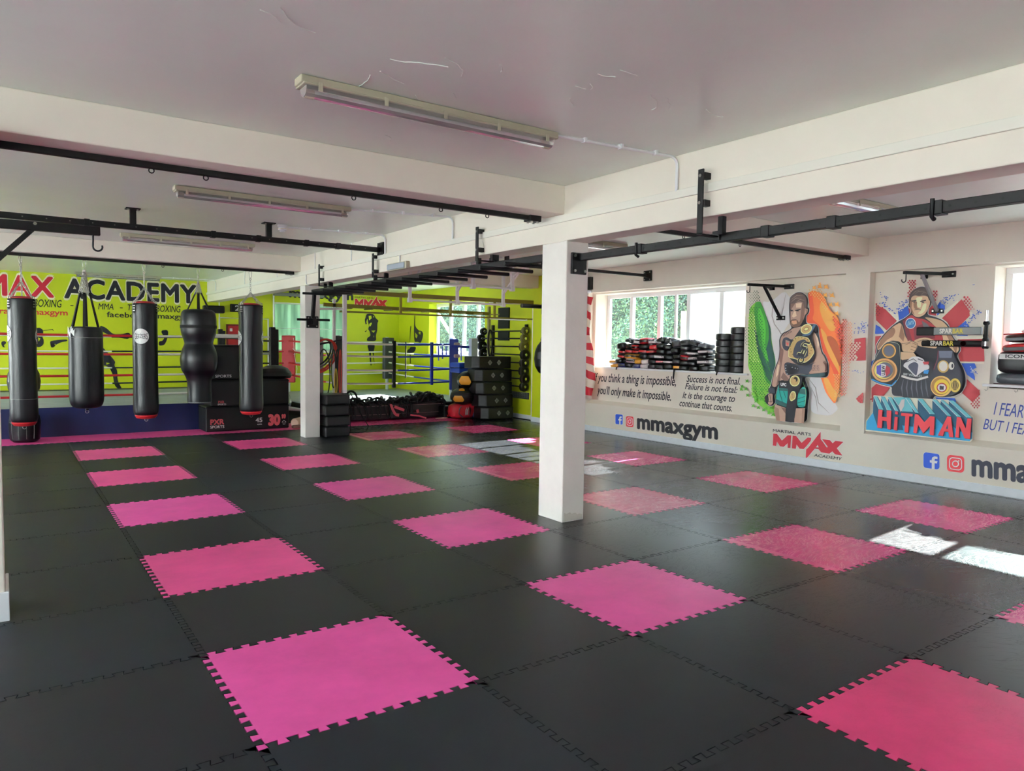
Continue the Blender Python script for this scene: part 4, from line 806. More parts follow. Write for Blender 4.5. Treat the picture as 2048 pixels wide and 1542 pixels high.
# bag bracket arm with hook, coming in from the left
t = thing('bag_bracket', 'black arm with diagonal brace and empty hook at upper left', 'bracket', (-1.6, 4.6, 2.55))
e = onY(200, 463, 4.6); s_ = onY(0, 447, 4.6); d = (e-s_); st = s_-d*3.2
MB().bar(st, e, .06, .075).build('arm', BLK, t, bevel=.004)
hk = e-d.normalized()*.055
m = MB(); c = hk+Vector((.035, 0, -.135)); m.tube([hk+Vector((0,0,-.03)), hk+Vector((0,0,-.08))]+[c+Vector((-.037*math.cos(a), 0, -.037*math.sin(a))) for a in [PI*k/8 for k in range(0, 10)]], .0075, 8); m.build('hook', BLK, t)
q1 = onY(72, 452, 4.6); q2 = onY(0, 515, 4.6); MB().bar(q1, q1+(q2-q1)*3.2, .04, .04).build('brace', BLK, t, bevel=.003)
m = MB(); bolt(m, onY(70, 447, 4.565), (0,-1,0), .014, .01, 0); m.build('bolt', STEEL, t)
MB().box((onY(0,447,4.6).x-1.75, 4.45, 1.5), (onY(0,447,4.6).x-1.68, 4.75, 2.7)).build('back_plate', BLK, t)
# punched rail of the right bay
t = thing('punched_rail', 'black punched steel rail running from the near column to the right', 'rail', (3.38, 0, 2.36))
m = MB(); m.box((3.352, FY+.1, 2.318), (3.412, 2.115, 2.378)); m.build('rail', BLK, t, bevel=.004)
m = MB()
for k in range(42): m.tube([(3.3519, 1.95-.125*k, 2.348), (3.3512, 1.95-.125*k, 2.348)], .0075, 8)
m.build('holes', SUBF, t, kind='stuff')
for y in (1.38, .22, -.25, -.86, -2.0): MB().box((3.344, y-.03, 2.31), (3.42, y+.03, 2.386)).build('sleeve', BLK, t, bevel=.004)
for y in (1.40, -.84): MB().tube([(3.342, y, 2.396), (3.342, y, 2.300), (3.37, y, 2.288)], .012, 8).build('clamp_pin', BLK, t)
m = MB(); m.box((3.285, 2.115, 2.20), (3.45, 2.14, 2.385)); [bolt(m, (x, 2.115, z), (0,-1,0), .013) for x in (3.312, 3.425) for z in (2.228, 2.358)]; m.build('end_plate', [BLK, STEEL], t, bevel=.003)
# brackets hooked round the main beam
def beam_bracket(y, ztop, label, zb=2.36, xe=3.38):
    t = thing('beam_bracket', label, 'bracket', (3.2, y, zb), 'brackets clamped to the main beam')
    m = MB(); m.box((3.165, y-.024, zb), (3.177, y+.024, ztop)); m.box((3.165, y-.024, zb-.012), (xe, y+.024, zb)); m.build('strap', BLK, t, bevel=.004)
    for z in (ztop-.045, ztop-.23): m = MB(); m.box((3.177, y-.03, z-.022), (3.24, y+.012, z+.022)); bolt(m, (3.165, y, z), (-1,0,0), .012, .008); m.build('stand_off', [BLK, STEEL], t, bevel=.003)
    MB().box((xe-.04, y-.03, zb-.03), (xe, y+.03, zb+.035)).build('clamp', BLK, t, bevel=.003)
    MB().box((3.30, y-.09, zb), (3.34, y-.05, 2.484)).build('drop_bar', BLK, t)
    return t
beam_bracket(.615, 2.80, 'black stepped bracket on the main beam, right of the near column')
beam_bracket(3.49, 2.76, 'black stepped bracket on the main beam just left of the near column', 2.43)
beam_bracket(6.01, 2.73, 'black stepped bracket on the beam below the square rail plate', 2.43)
beam_bracket(7.96, 2.75, 'farthest stepped black bracket on the beam near the far column', 2.43)
# ---------------------------------------------------------------- monkey bars between the columns
MX = 3.36
t = thing('monkey_bars', 'black monkey bars running under the main beam between two columns', 'monkey bars', (MX, 5.5, 2.36))
MB().box((MX-.04, 2.56, 2.345), (MX+.04, 8.72, 2.415)).build('spine', BLK, t, bevel=.005)
ys = [2.80+.425*k for k in range(14)]
for y in ys: MB().tube([(MX-.32, y, 2.325), (MX-.317, y, 2.325), (MX+.317, y, 2.325), (MX+.32, y, 2.325)], [.012, .019, .019, .012], 12).build('rung', BLK, t)
MB().tube([(MX-.02, 2.62, 2.325), (MX+.34, 2.62, 2.325)], .019, 12).build('rung', BLK, t)
for y0, y1, yc in ((2.58, 2.50, 2.49), (8.70, 8.78, 8.79)):
    s = 1 if yc < 5 else -1
    MB().bar((MX, y0+s*.02, 2.40), (MX-.01, yc+s*.04, 1.90), .065, .05).build('leg', BLK, t, bevel=.005)
    m = MB(); m.box((MX-.10, yc, 1.80), (MX+.10, yc+s*.015, 1.99)); [bolt(m, (MX+a, yc+s*.015, z), (0, s, 0)) for a in (-.07, .07) for z in (1.83, 1.96)]; m.build('wall_plate', [BLK, STEEL], t, bevel=.003)
    MB().tube([(MX-.28, yc+s*.09, 1.93), (MX+.26, yc+s*.09, 1.93)], .019, 12).build('grip', BLK, t)
    MB().box((MX-.03, min(yc, yc+s*.12), 1.86), (MX+.03, max(yc, yc+s*.12), 1.96)).build('knuckle', BLK, t, bevel=.004)
for y in (3.42, 3.75, 6.0, 6.35, 7.95, 8.2): MB().box((MX-.02, y-.02, 2.415), (MX+.02, y+.02, 2.484)).build('drop_post', BLK, t)
# bar between the near column zone and the mural wall
t = thing('pull_up_bar', 'black bar fixed to the mural wall above the window', 'bar', (7, 5.89, 2.74))
MB().box((5.2, 5.865, 2.73), (8.06, 5.915, 2.775)).build('bar', BLK, t, bevel=.003)
m = MB(); m.box((8.06, 5.81, 2.67), (WX, 5.98, 2.84)); [bolt(m, (8.06, y, z), (-1,0,0)) for y in (5.83, 5.95) for z in (2.69, 2.81)]; m.box((8.0, 5.86, 2.72), (8.06, 5.92, 2.785)); m.build('end_plate', [BLK, STEEL], t, bevel=.003)
MB().bar((5.2, 5.89, 2.75), (5.2, 5.89, CZ), .05).build('ceiling_post', BLK, t)
# ---------------------------------------------------------------- training rig
OLV = mat('olive_steel', (126, 116, 24), .45, var=.06, vs=8); PWH = mat('white_powder_coat', (226, 222, 224), .4)
t = thing('training_rig', 'white and olive steel rig frame in front of the right ring', 'rig', (6, 9.2, 0))
def sq(n, a, b, w_, m, h=None): return MB().bar(a, b, w_, h or w_).build(n, m, t, bevel=.003)
sq('post', (4.0, 9.0, 0), (4.0, 9.0, 2.47), .06, PWH); sq('post', (8.14, 9.12, 0), (8.14, 9.12, 2.47), .07, PWH)
sq('post', (7.77, 10.25, 0), (7.77, 10.25, 2.38), .055, mat('olive_grey', (140, 136, 96), .5)); sq('post', (4.3, 10.25, 0), (4.3, 10.25, 2.38), .05, PWH)
sq('top_beam', (3.97, 9.12, 2.435), (8.12, 9.12, 2.435), .06, OLV, .075); sq('cross_beam', (3.97, 9.14, 2.10), (8.14, 9.16, 2.095), .035, OLV, .03)
sq('rear_beam', (4.1, 10.25, 2.265), (7.77, 10.25, 2.22), .05, OLV, .07)
for x in (5.12, 6.16, 7.16): sq('upright', (x, 9.13, 2.10), (x, 9.13, 2.42), .04, OLV)
for k in range(9): MB().tube([(4.5+.41*k, 10.25, 2.205), (4.5+.41*k, 9.87, 2.20)], .014, 8).build('stub_rung', OLV, t)
for z in (2.42, 2.07): MB().tube([(7.95, 9.12, z), (7.77, 10.25, z+.05)], .015, 8).build('side_tube', PWH, t)
sq('side_tube', (7.3, 9.16, 2.38), (8.1, 9.13, 2.40), .02, PWH); MB().tube([(3.45, 9.0, 2.12), (4.0, 9.0, 2.14)], .018, 8).build('side_tube', PWH, t)
MB().lathe([(.043,0),(.05,.02),(.048,.06),(.05,.1),(.042,.105)], (4.0, 9.0, .60)).build('blue_tape', mat('navy_tape', (34, 34, 66), .6), t)
MB().lathe([(.046,0),(.048,.04),(.043,.05)], (4.0, 9.0, .54)).build('green_tape', mat('green_tape', (20, 92, 60), .6), t)
# ceiling chin-up frame
t = thing('chin_up_frame', 'white ceiling mounted chin-up frame of pipes on angled arms', 'chin-up frame', (6, 7.8, 2.5))
for y, z, x0, x1 in ((7.0, 2.49, 4.55, 6.08), (8.5, 2.32, 4.95, 6.98)):
    MB().tube([(x0, y, z), (x1, y, z-.004)], .019, 12).build('pipe', PWH, t)
for y, z, xs in ((7.0, 2.49, (5.32, 6.08)), (8.5, 2.32, (4.98, 5.93, 6.93))):
    for x in xs:
        m = MB(); m.bar((x, y, z-.03), (x, y, CZ-.1), .05); m.build('drop_arm', PWH, t, bevel=.003)
        m = MB(); m.bar((x-.02, y-.6, CZ-.02), (x, y, z+.20), .035); m.build('strut', PWH, t)
        m = MB(); m.box((x-.035, y-.04, z-.045), (x+.035, y+.04, z+.035)); m.build('clamp', PWH, t, bevel=.004)
        m = MB(); m.bar((x, y-.65, CZ-.08), (x, y+.04, CZ-.10), .045); m.box((x-.05, y-.75, CZ-.1), (x+.05, y-.6, CZ)); m.build('ceiling_arm', PWH, t, bevel=.003)
# ---------------------------------------------------------------- brackets and striking bars on the mural wall
def wall_bag_bracket(px0, py0, px1, py1, foot, x, label, bm):
    a = onX(px1, py1, x); t = thing('bag_bracket', label, 'bracket', tuple(a))
    hub = a+Vector((-.02, 0, 0)); tip = onX(px0, py0, x-.60); tip = Vector((x-.62, a.y+.02, a.z))
    # arms converge on the tip; tip found where the photo's tip ray meets the bracket height
    v = ray(px0, py0); k = (a.z-.0-CAM.z)/v.z if abs(v.z) > 1e-6 else 0; tip = CAM+v*((a.y+.30-CAM.y)/v.y)
    MB().bar(tip, (x-.03, a.y+.03, a.z), .045, .035).build('arm', BLK, t, bevel=.004)
    MB().bar(tip+(Vector((x-.03, a.y, a.z))-tip)*.4, (x-.02, a.y+.32, a.z-.02), .03, .03).build('arm', BLK, t, bevel=.004)
    m = MB(); m.box((x-.02, a.y-.03, a.z-.035), (x, a.y+.12, a.z+.035)); [bolt(m, (x-.02, a.y+q, a.z), (-1,0,0)) for q in (-.005, .045, .09)]; m.box((x-.018, a.y+.28, a.z-.035), (x, a.y+.36, a.z+.015)); m.build('wall_plate', [BLK, STEEL], t, bevel=.004)
    f = onX(*foot, x); f0 = tip+(Vector((x, a.y, a.z))-tip)*.35
    MB().bar(f0, f+Vector((-.02, 0, 0)), .032, .032).build('brace', bm, t, bevel=.003)
    m = MB(); m.box((x-.012, f.y-.07, f.z-.03), (x, f.y+.07, f.z+.03)); [bolt(m, (x-.012, f.y+q, f.z), (-1,0,0)) for q in (-.05, .05)]; m.build('foot_plate', [BLK, STEEL], t, bevel=.003)
    h = tip+Vector((.03, -.01, -.02)); c = h+Vector((0, 0, -.065)); MB().tube([h, h+Vector((0,0,-.045))]+[c+Vector((0, .024-.024*math.cos(q)-.0, -.024*math.sin(q))) for q in [PI*k/7 for k in range(9)]], .006, 8).build('hook', BLK, t)
wall_bag_bracket(1496, 569, 1585, 573, (1562, 636), RX, 'black bag bracket on the wall above the bearded fighter mural', BLK)
wall_bag_bracket(1808, 545, 1907, 548, (1876, 622), RX, 'black bag bracket with grey brace above the boxer mural', mat('grey_brace', (150, 148, 150), .35))
t = thing('striking_bar_stand', 'wall mounted post with two padded striking bars over the boxer mural', 'striking bar', (8.0, .72, 1.8))
MB().cyl((8.0, .72, 1.60), (8.0, .72, 2.02), .014, 14).build('post', CHROME, t)
for z0, z1 in ((1.86, 1.90), (1.68, 1.72), (1.60, 1.63)): MB().lathe([(.026, z0), (.034, (z0+z1)/2), (.026, z1)], (8.0, .72, 0)).build('collar', BLK, t)
MB().cyl((8.0, .72, 1.70), (8.0, .72, 1.88), .019, 12).build('spring', BLK, t)
MB().bar((8.0, .73, 1.74), (RX, .80, 1.74), .035).build('wall_arm', BLK, t)
a = MB().box((7.975, .76, 1.752), (8.025, 1.30, 1.838)).build('upper_bar', mat('grey_foam', (120, 126, 124), .4), t, bevel=.008)
MB().box((7.97, 1.25, 1.745), (8.03, 1.45, 1.843)).build('end_pad', BLKR, t, bevel=.012)
b = MB().cyl((8.0, .75, 1.655), (8.0, 1.38, 1.655), .036, 18).build('lower_bar', BLKR, t)
wtx = mat('label_white', (226, 224, 214), .5); ytx = mat('label_yellow', (206, 190, 60), .5)
for par, z, y0, x in ((a, 1.77, 1.19, 7.9735), (b, 1.632, 1.28, 7.9625)):
    h = .05
    m = MB(); letters(m, 'SPAR', (x, y0, z), (x, y0-.135, z), (x, y0, z+h), 0, .03); letters(m, 'BAR', (x, y0-.14, z), (x, y0-.25, z), (x, y0-.14, z+h), 1, .03); m.build('printed_label', [wtx, ytx], par)
m = MB(); m.lathe([(.001, 0), (.03, 0)], (7.962, .93, 1.655), 18, ax='x'); m.build('round_label', mat('label_red', (150, 50, 50), .5), b)
# ---------------------------------------------------------------- punch bags
def chain(m, p, q, L=.045, r=.0042, w_=.011, mi=0):
    p = Vector(p); q = Vector(q); d = q-p; n = max(1, int(d.length/(L*.72))); d.normalize()
    u = d.orthogonal().normalized(); v = d.cross(u)
    for k in range(n):
        c = p+(q-p)*((k+.5)/n); a = u if k % 2 else v
        m.tube([c+d*(L/2-w_)*(1 if math.sin(t) > 0 else -1)+d*w_*math.sin(t)+a*w_*math.cos(t) for t in [2*PI*(j+.5)/8 for j in range(8)]], r, 5, mi, closed=True)
def carabiner(m, p, h=.11):
    p = Vector(p); m.tube([p+Vector((w1, 0, -z)) for w1, z in ((0,0),(.016,.006),(.021,.022),(.013,h-.014),(0,h),(-.013,h-.014),(-.021,.022),(-.016,.006))], .0045, 6, closed=True)
BLKIN = mat('badge_ink', (24, 24, 26), .5)
def curved(pts, c, R, a0, z, s=1):
    """flat (u, v) pattern wrapped on an upright cylinder, a0 = facing angle"""
    return [(c[0]+R*math.cos(a0+u/R), c[1]+R*math.sin(a0+u/R), z+v) for u, v in pts]
def badge(par, c, R, a0, z, rad, word=True):
    m = MB(); n = 28; rings = [0, .33, .66, 1]; pts = []
    for q in rings: pts += [(rad*q*math.cos(2*PI*k/n), rad*q*math.sin(2*PI*k/n)) for k in range(n)]
    m.add(curved(pts, c, R+.003, a0, z), [(i*n+k, i*n+(k+1) % n, (i+1)*n+(k+1) % n, (i+1)*n+k) for i in range(3) for k in range(n)], 0, True)
    if word:
        vs, fs, asp = text2d('GEEZERS', 0, 0, .92); W = rad*1.7; out = []
        for u, v, k_ in vs:
            uu = (u-.5)*W; hh = rad*(.34+.5*abs(u-.5)**1.2*1.5); out.append((uu, (v-.5)*hh*1.25))
        m.add(curved(out, c, R+.0045, a0, z), fs, 1)
        for zz, ww in ((-.3, .5),): m.add(curved([(-rad*ww, rad*zz-.003), (rad*ww, rad*zz-.003), (rad*ww, rad*zz+.003), (-rad*ww, rad*zz+.003)], c, R+.0045, a0, z), [(0,1,2,3)], 1)
        m.add(curved([(.006*math.cos(k), rad*.4+.006*math.sin(k)) for k in (0, 1.57, 3.14, 4.71)], c, R+.0045, a0, z), [(0,1,2,3)], 1)
    m.build('badge', [WHV, BLKIN], par)
def wrinkle(a=.012, seed=0):
    return lambda t, z: a*math.sin(5*t+seed+z*3)*math.exp(-((z-wrinkle.top)/.25)**2)+.35*a*math.sin(2*t+z*4+seed)
def punch_bag(x, y, prof, R, top, bot, label, redtop=True, chains='v', badges=(), straps=None, dring=True, seed=0, extra=None):
    t = thing('punch_bag', label, 'punch bag', (x, y, bot), 'punch bags hanging from the far rail')
    wrinkle.top = top
    b = MB().lathe(smooth_prof(prof), (x, y, 0), 40, 0, wrinkle(.018, seed)).build('body', VINYL, t)
    if redtop:
        MB().lathe([(R*.80, top-.01), (R*.84, top+.012), (R*.55, top+.035), (R*.05, top+.04)], (x, y, 0), 28).build('top_cap', REDV, t)
        MB().lathe([(R*.3, bot-.035), (R*.74, bot-.02), (R*.88, bot+.012), (R*.9, bot+.03)], (x, y, 0), 28).build('bottom_cap', REDV, t)
    hz = 2.67
    m = MB(); carabiner(m, (x, y, hz+.01)); 
    if chains == 'v':
        apex = (x, y, hz-.33); chain(m, (x, y, hz-.10), apex)
        m.tube([(x+.014*math.cos(k), y, hz-.115-.014*math.sin(k)) for k in [2*PI*j/8 for j in range(8)]], .006, 6, closed=True)
        for a in (math.radians(q) for q in (-150, -35, 30, 145)):
            chain(m, apex, (x+R*.86*math.cos(a), y+R*.86*math.sin(a), top+.03))
    m.build('chain', STEEL, t)
    if chains == 'v':
        for q in (-150, -35, 30, 145):
            a = math.radians(q); m = MB(); c = Vector((x+R*.97*math.cos(a), y+R*.97*math.sin(a), top+.01)); tx = Vector((-math.sin(a), math.cos(a), 0))
            m.tube([c+tx*.024*math.cos(k)+Vector((0, 0, .03*math.sin(k))) for k in [PI*j/6-0.3 for j in range(8)]], .005, 6, 1)
            P = curved([(-.032, -.13), (.032, -.13), (.024, 0), (-.024, 0), (0, -.15)], (x, y), R+.004, a, top); m.add(P, [(0, 4, 1, 2, 3)], 0)
            for i in range(3):
                for s in (-1, 1):
                    p = Vector(curved([(s*.012, -.035-.035*i)], (x, y), R+.005, a, top)[0]); m.tube([p, p+Vector((math.cos(a), math.sin(a), 0))*.004], .007, 8, 1)
            m.build('strap_tab', [FABB, STEEL], t)
    if dring: MB().tube([(x, y, bot), (x, y, bot-.03)], .018, 8).tube([(x+.022*math.cos(k), y, bot-.05-.022*math.sin(k)) for k in [2*PI*j/10 for j in range(10)]], .004, 6, 1, closed=True).build('bottom_ring', [FABB, STEEL], t)
    for a0, z, rad, wd in badges: badge(b, (x, y), R*1.005, math.radians(a0), z, rad, wd)
    if extra: extra(t, b)
    return t
def smooth_prof(P, k=4):
    out = []; n = len(P)
    for i in range(n-1):
        p0, p1, p2, p3 = P[max(i-1, 0)], P[i], P[i+1], P[min(i+2, n-1)]
        for j in range(k):
            t = j/k; out.append(tuple(.5*((2*b)+(c-a)*t+(2*a-5*b+4*c-d_)*t*t+(3*b-a-3*c+d_)*t**3) for a, b, c, d_ in zip(p0, p1, p2, p3)))
    return out+[P[-1]]
def cyl_prof(R, bot, top, waist=0):
    h = top-bot; P = [(R*.25, bot), (R*.72, bot+.008), (R*.93, bot+.045), (R, bot+.11)]
    for k in range(1, 9): z = bot+.11+(h-.16)*k/9; P.append((R*(1-waist*math.sin(PI*k/9)), z))
    return P+[(R*.99, top-.04), (R*.93, top), (R*.84, top+.005)]
R1 = .165
def seam1(t, b): MB().lathe([(R1*1.012, .74), (R1*1.02, .743), (R1*1.012, .746)], (-.56, RY, 0), 32).build('seam', GREYP, t)
punch_bag(-.56, RY, cyl_prof(R1, .40, 2.10, .02), R1, 2.10, .40, 'leftmost long black punch bag with white side badges on chains', badges=((-175, 1.63, .11, True), (5, 1.60, .11, True)), seed=1, extra=seam1)
R3 = .172
punch_bag(.945, RY, cyl_prof(R3, .43, 2.10, .03), R3, 2.10, .43, 'long black punch bag with round white badge facing the camera', badges=((-118, 1.62, .112, True),), seed=2)
R5 = .185
punch_bag(2.47, RY, cyl_prof(R5, .42, 2.14, .03), R5, 2.14, .42, 'rightmost long black punch bag with white badges on both sides', badges=((-185, 1.62, .115, True), (-12, 1.62, .115, True)), seed=3)
# wide short bag on webbing straps
def straps2(x, y, apexz, top, R, n, parent, apexr=.03, bot_in=.05):
    for k in range(n):
        a = 2*PI*k/n+.35; p = Vector((x+apexr*math.cos(a), y+apexr*math.sin(a), apexz)); q = Vector((x+R*math.cos(a), y+R*math.sin(a), top-bot_in))
        d = (q-p).normalized(); sd_ = Vector((-math.sin(a), math.cos(a), 0)); MB().bar(p, q, .032, .006, up=d.cross(sd_)).build('strap', FABB, parent)
def ex2(t, b):
    m = MB(); x, y = .185, RY; random.seed(3)
    for k in range(9):
        a = 2*PI*k/9; chain(m, (x+.008*math.cos(a), y+.008*math.sin(a), 2.54), (x+.075*math.cos(a)*random.uniform(.5, 1), y+.075*math.sin(a)*random.uniform(.5, 1), 2.22+random.uniform(-.03, .03)), .04, .0045, .012)
    m.build('chain_bunch', STEEL, t); straps2(x, y, 2.22, 1.74, .195, 6, t, .07)
    MB().lathe([(.219, 1.585), (.2215, 1.59), (.219, 1.595)], (x, y, 0), 36).build('piping', GREYP, t)
    m = MB()
    for k in range(8):
        a = math.radians(-178+k*6); zz = 1.60+.09*((k*7) % 4)/4; m.add(curved([(-.012, -.03), (.012, -.05), (.016, .05), (-.006, .03)], (x, y), .2195, a, zz+.03), [(0,1,2,3)], 0)
    m.build('worn_badge', WHV, b)
P2 = [(.06, .585), (.13, .59), (.18, .615), (.207, .67), (.216, .76), (.218, 1.0), (.216, 1.3), (.214, 1.6), (.206, 1.70), (.19, 1.735), (.10, 1.745)]
punch_bag(.185, RY, P2, .215, 1.735, .585, 'short wide black punch bag on webbing straps, second from left', redtop=False, chains='', seed=4, extra=ex2)
def ex4(t, b):
    x, y = 1.69, RY; m = MB(); random.seed(4); chain(m, (x, y, 2.57), (x, y, 2.48))
    for k in range(7):
        a = 2*PI*k/7; chain(m, (x, y, 2.48), (x+.05*math.cos(a), y+.05*math.sin(a), 2.30+random.uniform(-.03, .03)), .036, .004, .011)
    m.build('chain_bunch', STEEL, t); straps2(x, y, 2.30, 1.98, .235, 6, t, .045, .06)
    MB().lathe([(.258, 1.755), (.262, 1.76), (.262, 1.80), (.258, 1.805)], (x, y, 0), 36).build('band', FABB, t)
    MB().lathe([(.168, .615), (.174, .62), (.168, .635)], (x, y, 0), 30).build('hem', GREYP, t)
P4 = [(.08, .60), (.16, .61), (.172, .66), (.168, .80), (.175, .95), (.205, 1.04), (.248, 1.12), (.268, 1.24), (.266, 1.32), (.245, 1.42), (.212, 1.50), (.206, 1.53), (.225, 1.60), (.250, 1.68), (.258, 1.78), (.256, 1.90), (.235, 2.0), (.18, 2.04), (.06, 2.05)]
punch_bag(1.69, RY, P4, .25, 2.04, .60, 'black uppercut punch bag with bulging middle and narrow foot', redtop=False, chains='', seed=5, dring=False, extra=ex4)
# bag hanging behind the leftmost one, and the freestanding foot under it
t = thing('teardrop_bag', 'dark rounded bag mostly hidden behind the leftmost punch bag', 'punch bag', (-.52, 10.3, .6))
MB().lathe([(.03,.70),(.14,.72),(.20,.80),(.215,.92),(.20,1.04),(.15,1.15),(.09,1.22),(.02,1.25)], (-.53, 10.35, 0), 30, 0, lambda a, z: .02*math.sin(3*a)).build('body', VINYL, t)
m = MB(); chain(m, (-.53, 10.35, 1.25), (-.53, 10.35, CZ)); m.build('chain', STEEL, t)
t = thing('freestanding_bag', 'short dark padded bag with grey stitching standing under leftmost punch bag', 'punch bag', (-.53, 10.35, 0))
MB().lathe([(.05,0),(.15,.004),(.19,.04),(.20,.12),(.205,.30),(.19,.40),(.1,.43)], (-.53, 10.38, 0), 30).build('body', VINYL, t)
for a in (-2.5, -2.0, -1.5, -1.0): MB().tube([(-.53+r*math.cos(a), 10.38+r*math.sin(a), z) for r, z in ((.196,.06),(.204,.15),(.208,.27),(.196,.37))], .004, 5).build('stitching', GREYP, t)
# ---------------------------------------------------------------- boxing rings
CANV = mat('ring_canvas', (150, 158, 160), .6, var=.12, vs=3, bump=.2, bs=6); NAVY = mat('navy_skirt', (12, 24, 76), .42, var=.15, vs=2, bump=.9, bs=1.4, stretch=(1, 1, .25))
ROPER = mat('rope_red', (186, 24, 34), .5, bump=.3, bs=60); ROPEW = mat('rope_white', (228, 226, 216), .5, bump=.3, bs=60); ROPEB = mat('rope_blue', (16, 42, 150), .5, bump=.3, bs=60); ROPEK = mat('rope_dark', (16, 30, 44), .5); ROPEP = mat('rope_pale', (226, 206, 196), .55, bump=.5, bs=50)
def rope(par, pts, cuts, mats, r=.019):
    """one rope cut into coloured lengths at fractions of its run"""
    m = MB(); A, B_ = Vector(pts[0]), Vector(pts[-1]); c = [0]+list(cuts)+[1]
    for i in range(len(c)-1):
        n = 8; P = []
        for k in range(n+1): f = c[i]+(c[i+1]-c[i])*k/n; p = A.lerp(B_, f); p.z -= .02*4*f*(1-f); P.append(p)
        m.tube(P, r, 8, i)
    return m.build('rope', mats, par)
RZ = (1.65, 1.335, .98, .645)
t = thing('boxing_ring', 'boxing ring with blue skirt behind the punch bags', 'boxing ring', (1, 13, 0))
PH = .465
MB().box((LX+1.2, 10.9, 0), (3.1, 15.35, PH-.02)).build('platform', SUBF, t)
MB().box((LX+1.2, 10.87, PH-.02), (3.12, 15.15, PH)).build('canvas', CANV, t)
MB().box((LX+1.2, 15.15, PH-.02), (3.1, 15.58, PH+.004)).build('back_strip', mat('dark_grey_mat', (58, 64, 66), .6), t)
m = MB(); n = 90
vs = []
for k in range(n+1):
    x = -3.4+6.5*k/n; dy = .012*math.sin(x*5.1)+.008*math.sin(x*13)
    vs += [(x, 10.865, PH), (x, 10.86+dy*.5, .25), (x, 10.85+dy, .0)]
m.add(vs, [(3*k+j, 3*k+3+j, 3*k+4+j, 3*k+1+j) for k in range(n) for j in (0, 1)], 0, True); m.build('skirt', NAVY, t)
for z in RZ:
    rope(t, [(-2.6, 11.1, z), (3.35, 11.1, z)], ((1.30+2.6)/5.95,), [ROPER, ROPEW])
    rope(t, [(-2.6, 15.0, z-.01), (3.35, 15.0, z-.01)], ((1.15+2.6)/5.95,), [ROPEW, ROPEK], .017)
    rope(t, [(3.38, 11.1, z), (3.38, 15.0, z-.01)], (.5,), [ROPEW, ROPEK], .016)
for p in ((3.42, 11.05), (3.42, 15.05), (-2.7, 11.05), (-2.7, 15.05)):
    MB().cyl((p[0]+.05, p[1], 0), (p[0]+.05, p[1], 1.80), .045, 14).build('post', BLK, t); MB().box((p[0]-.07, p[1]-.05, 1.0 if p[0] > 0 else .6), (p[0]+.03, p[1]+.07, 1.84)).build('corner_pad', BLKR, t, bevel=.015)
MB().box((2.25, 11.02, 1.62), (2.9, 11.16, 1.69)).build('rope_cover', WHV, t, bevel=.02)
t = thing('boxing_ring', 'smaller boxing ring with red, blue and dark corner pads at right', 'boxing ring', (6.2, 13, 0))
PB = .30
MB().box((4.35, 11.06, 0), (8.2, 15.5, PB-.02)).build('platform', SUBF, t)
MB().box((4.3, 11.02, PB-.02), (GX-.01, 15.55, PB)).build('canvas', CANV, t)
RB = (1.56, 1.30, 1.01, .73)
C4 = dict(fl=(4.78, 11.25), fr=(7.48, 11.25), bl=(5.05, 15.2), br=(7.76, 15.2))
for z in RB:
    rope(t, [(*C4['fl'], z), (*C4['fr'], z-.005)], (.49,), [ROPEP, ROPEB], .02); rope(t, [(*C4['bl'], z+.03), (*C4['br'], z+.03)], (), [ROPEW], .019)
    rope(t, [(*C4['br'], z+.03), (*C4['fr'], z)], (.45,), [ROPEW, ROPEB], .018); rope(t, [(*C4['bl'], z+.03), (*C4['fl'], z)], (.8,), [ROPER, ROPEP], .02)
    rope(t, [(*C4['bl'], z+.03), (4.1, 15.2, z+.04)], (.3,), [ROPER, BLK], .02)
pads = (('fl', BLKR, 'black_pad', .30, .54, 1.70), ('fr', mat('blue_vinyl', (24, 50, 140), .4, bump=.3, bs=6), 'blue_pad', .20, .54, 1.68), ('bl', REDV, 'red_pad', .32, .55, 1.72), ('br', mat('slate_vinyl', (56, 62, 68), .5), 'grey_pad', .34, .60, 1.71))
for k, m_, nm, w_, z0, z1 in pads:
    x, y = C4[k]; rot = {'fl': .6, 'fr': -.5, 'bl': -.5, 'br': .3}[k]
    m = MB(); m.T = Matrix.Translation((x, y-.02, 0)) @ Matrix.Rotation(rot, 4, 'Z'); m.box((-w_/2, -.055, z0), (w_/2, .055, z1)); m.build('corner_pad', m_, t, bevel=.02)
    MB().cyl((x+.05, y+.16, PB), (x+.05, y+.16, z1+.02), .045, 14).build('post', mat('silver_post', (196, 202, 206), .35), t)
for x in (6.02,): MB().box((x-.035, 11.215, .62), (x+.035, 11.285, 1.62)).build('rope_strap', FABB, t, bevel=.01)
MB().box((6.93-.03, 11.215, .66), (6.93+.03, 11.285, 1.60)).build('rope_strap', ROPEB, t, bevel=.01)
MB().tube([(6.98, 12.6, 1.6), (6.98, 12.6, .75)], .016, 6).build('rope_strap', FABB, t)
for z in RB: m = MB(); m.sq((7.52, 11.17, z), (.07, .05, .04)); m.build('turnbuckle_cover', mat('pinkish_cover', (206, 176, 170), .5), t)
m = MB(); m.tube([(5.12, 15.02, 1.66), (5.14, 15.0, 1.2), (5.2, 15.0, .9), (5.16, 15.0, .66)], .006, 6); m.tube([(5.1, 15.02, 1.4), (5.22, 15.0, 1.28), (5.12, 15.02, 1.25)], .006, 6); m.build('hanging_cord', WHV, t)
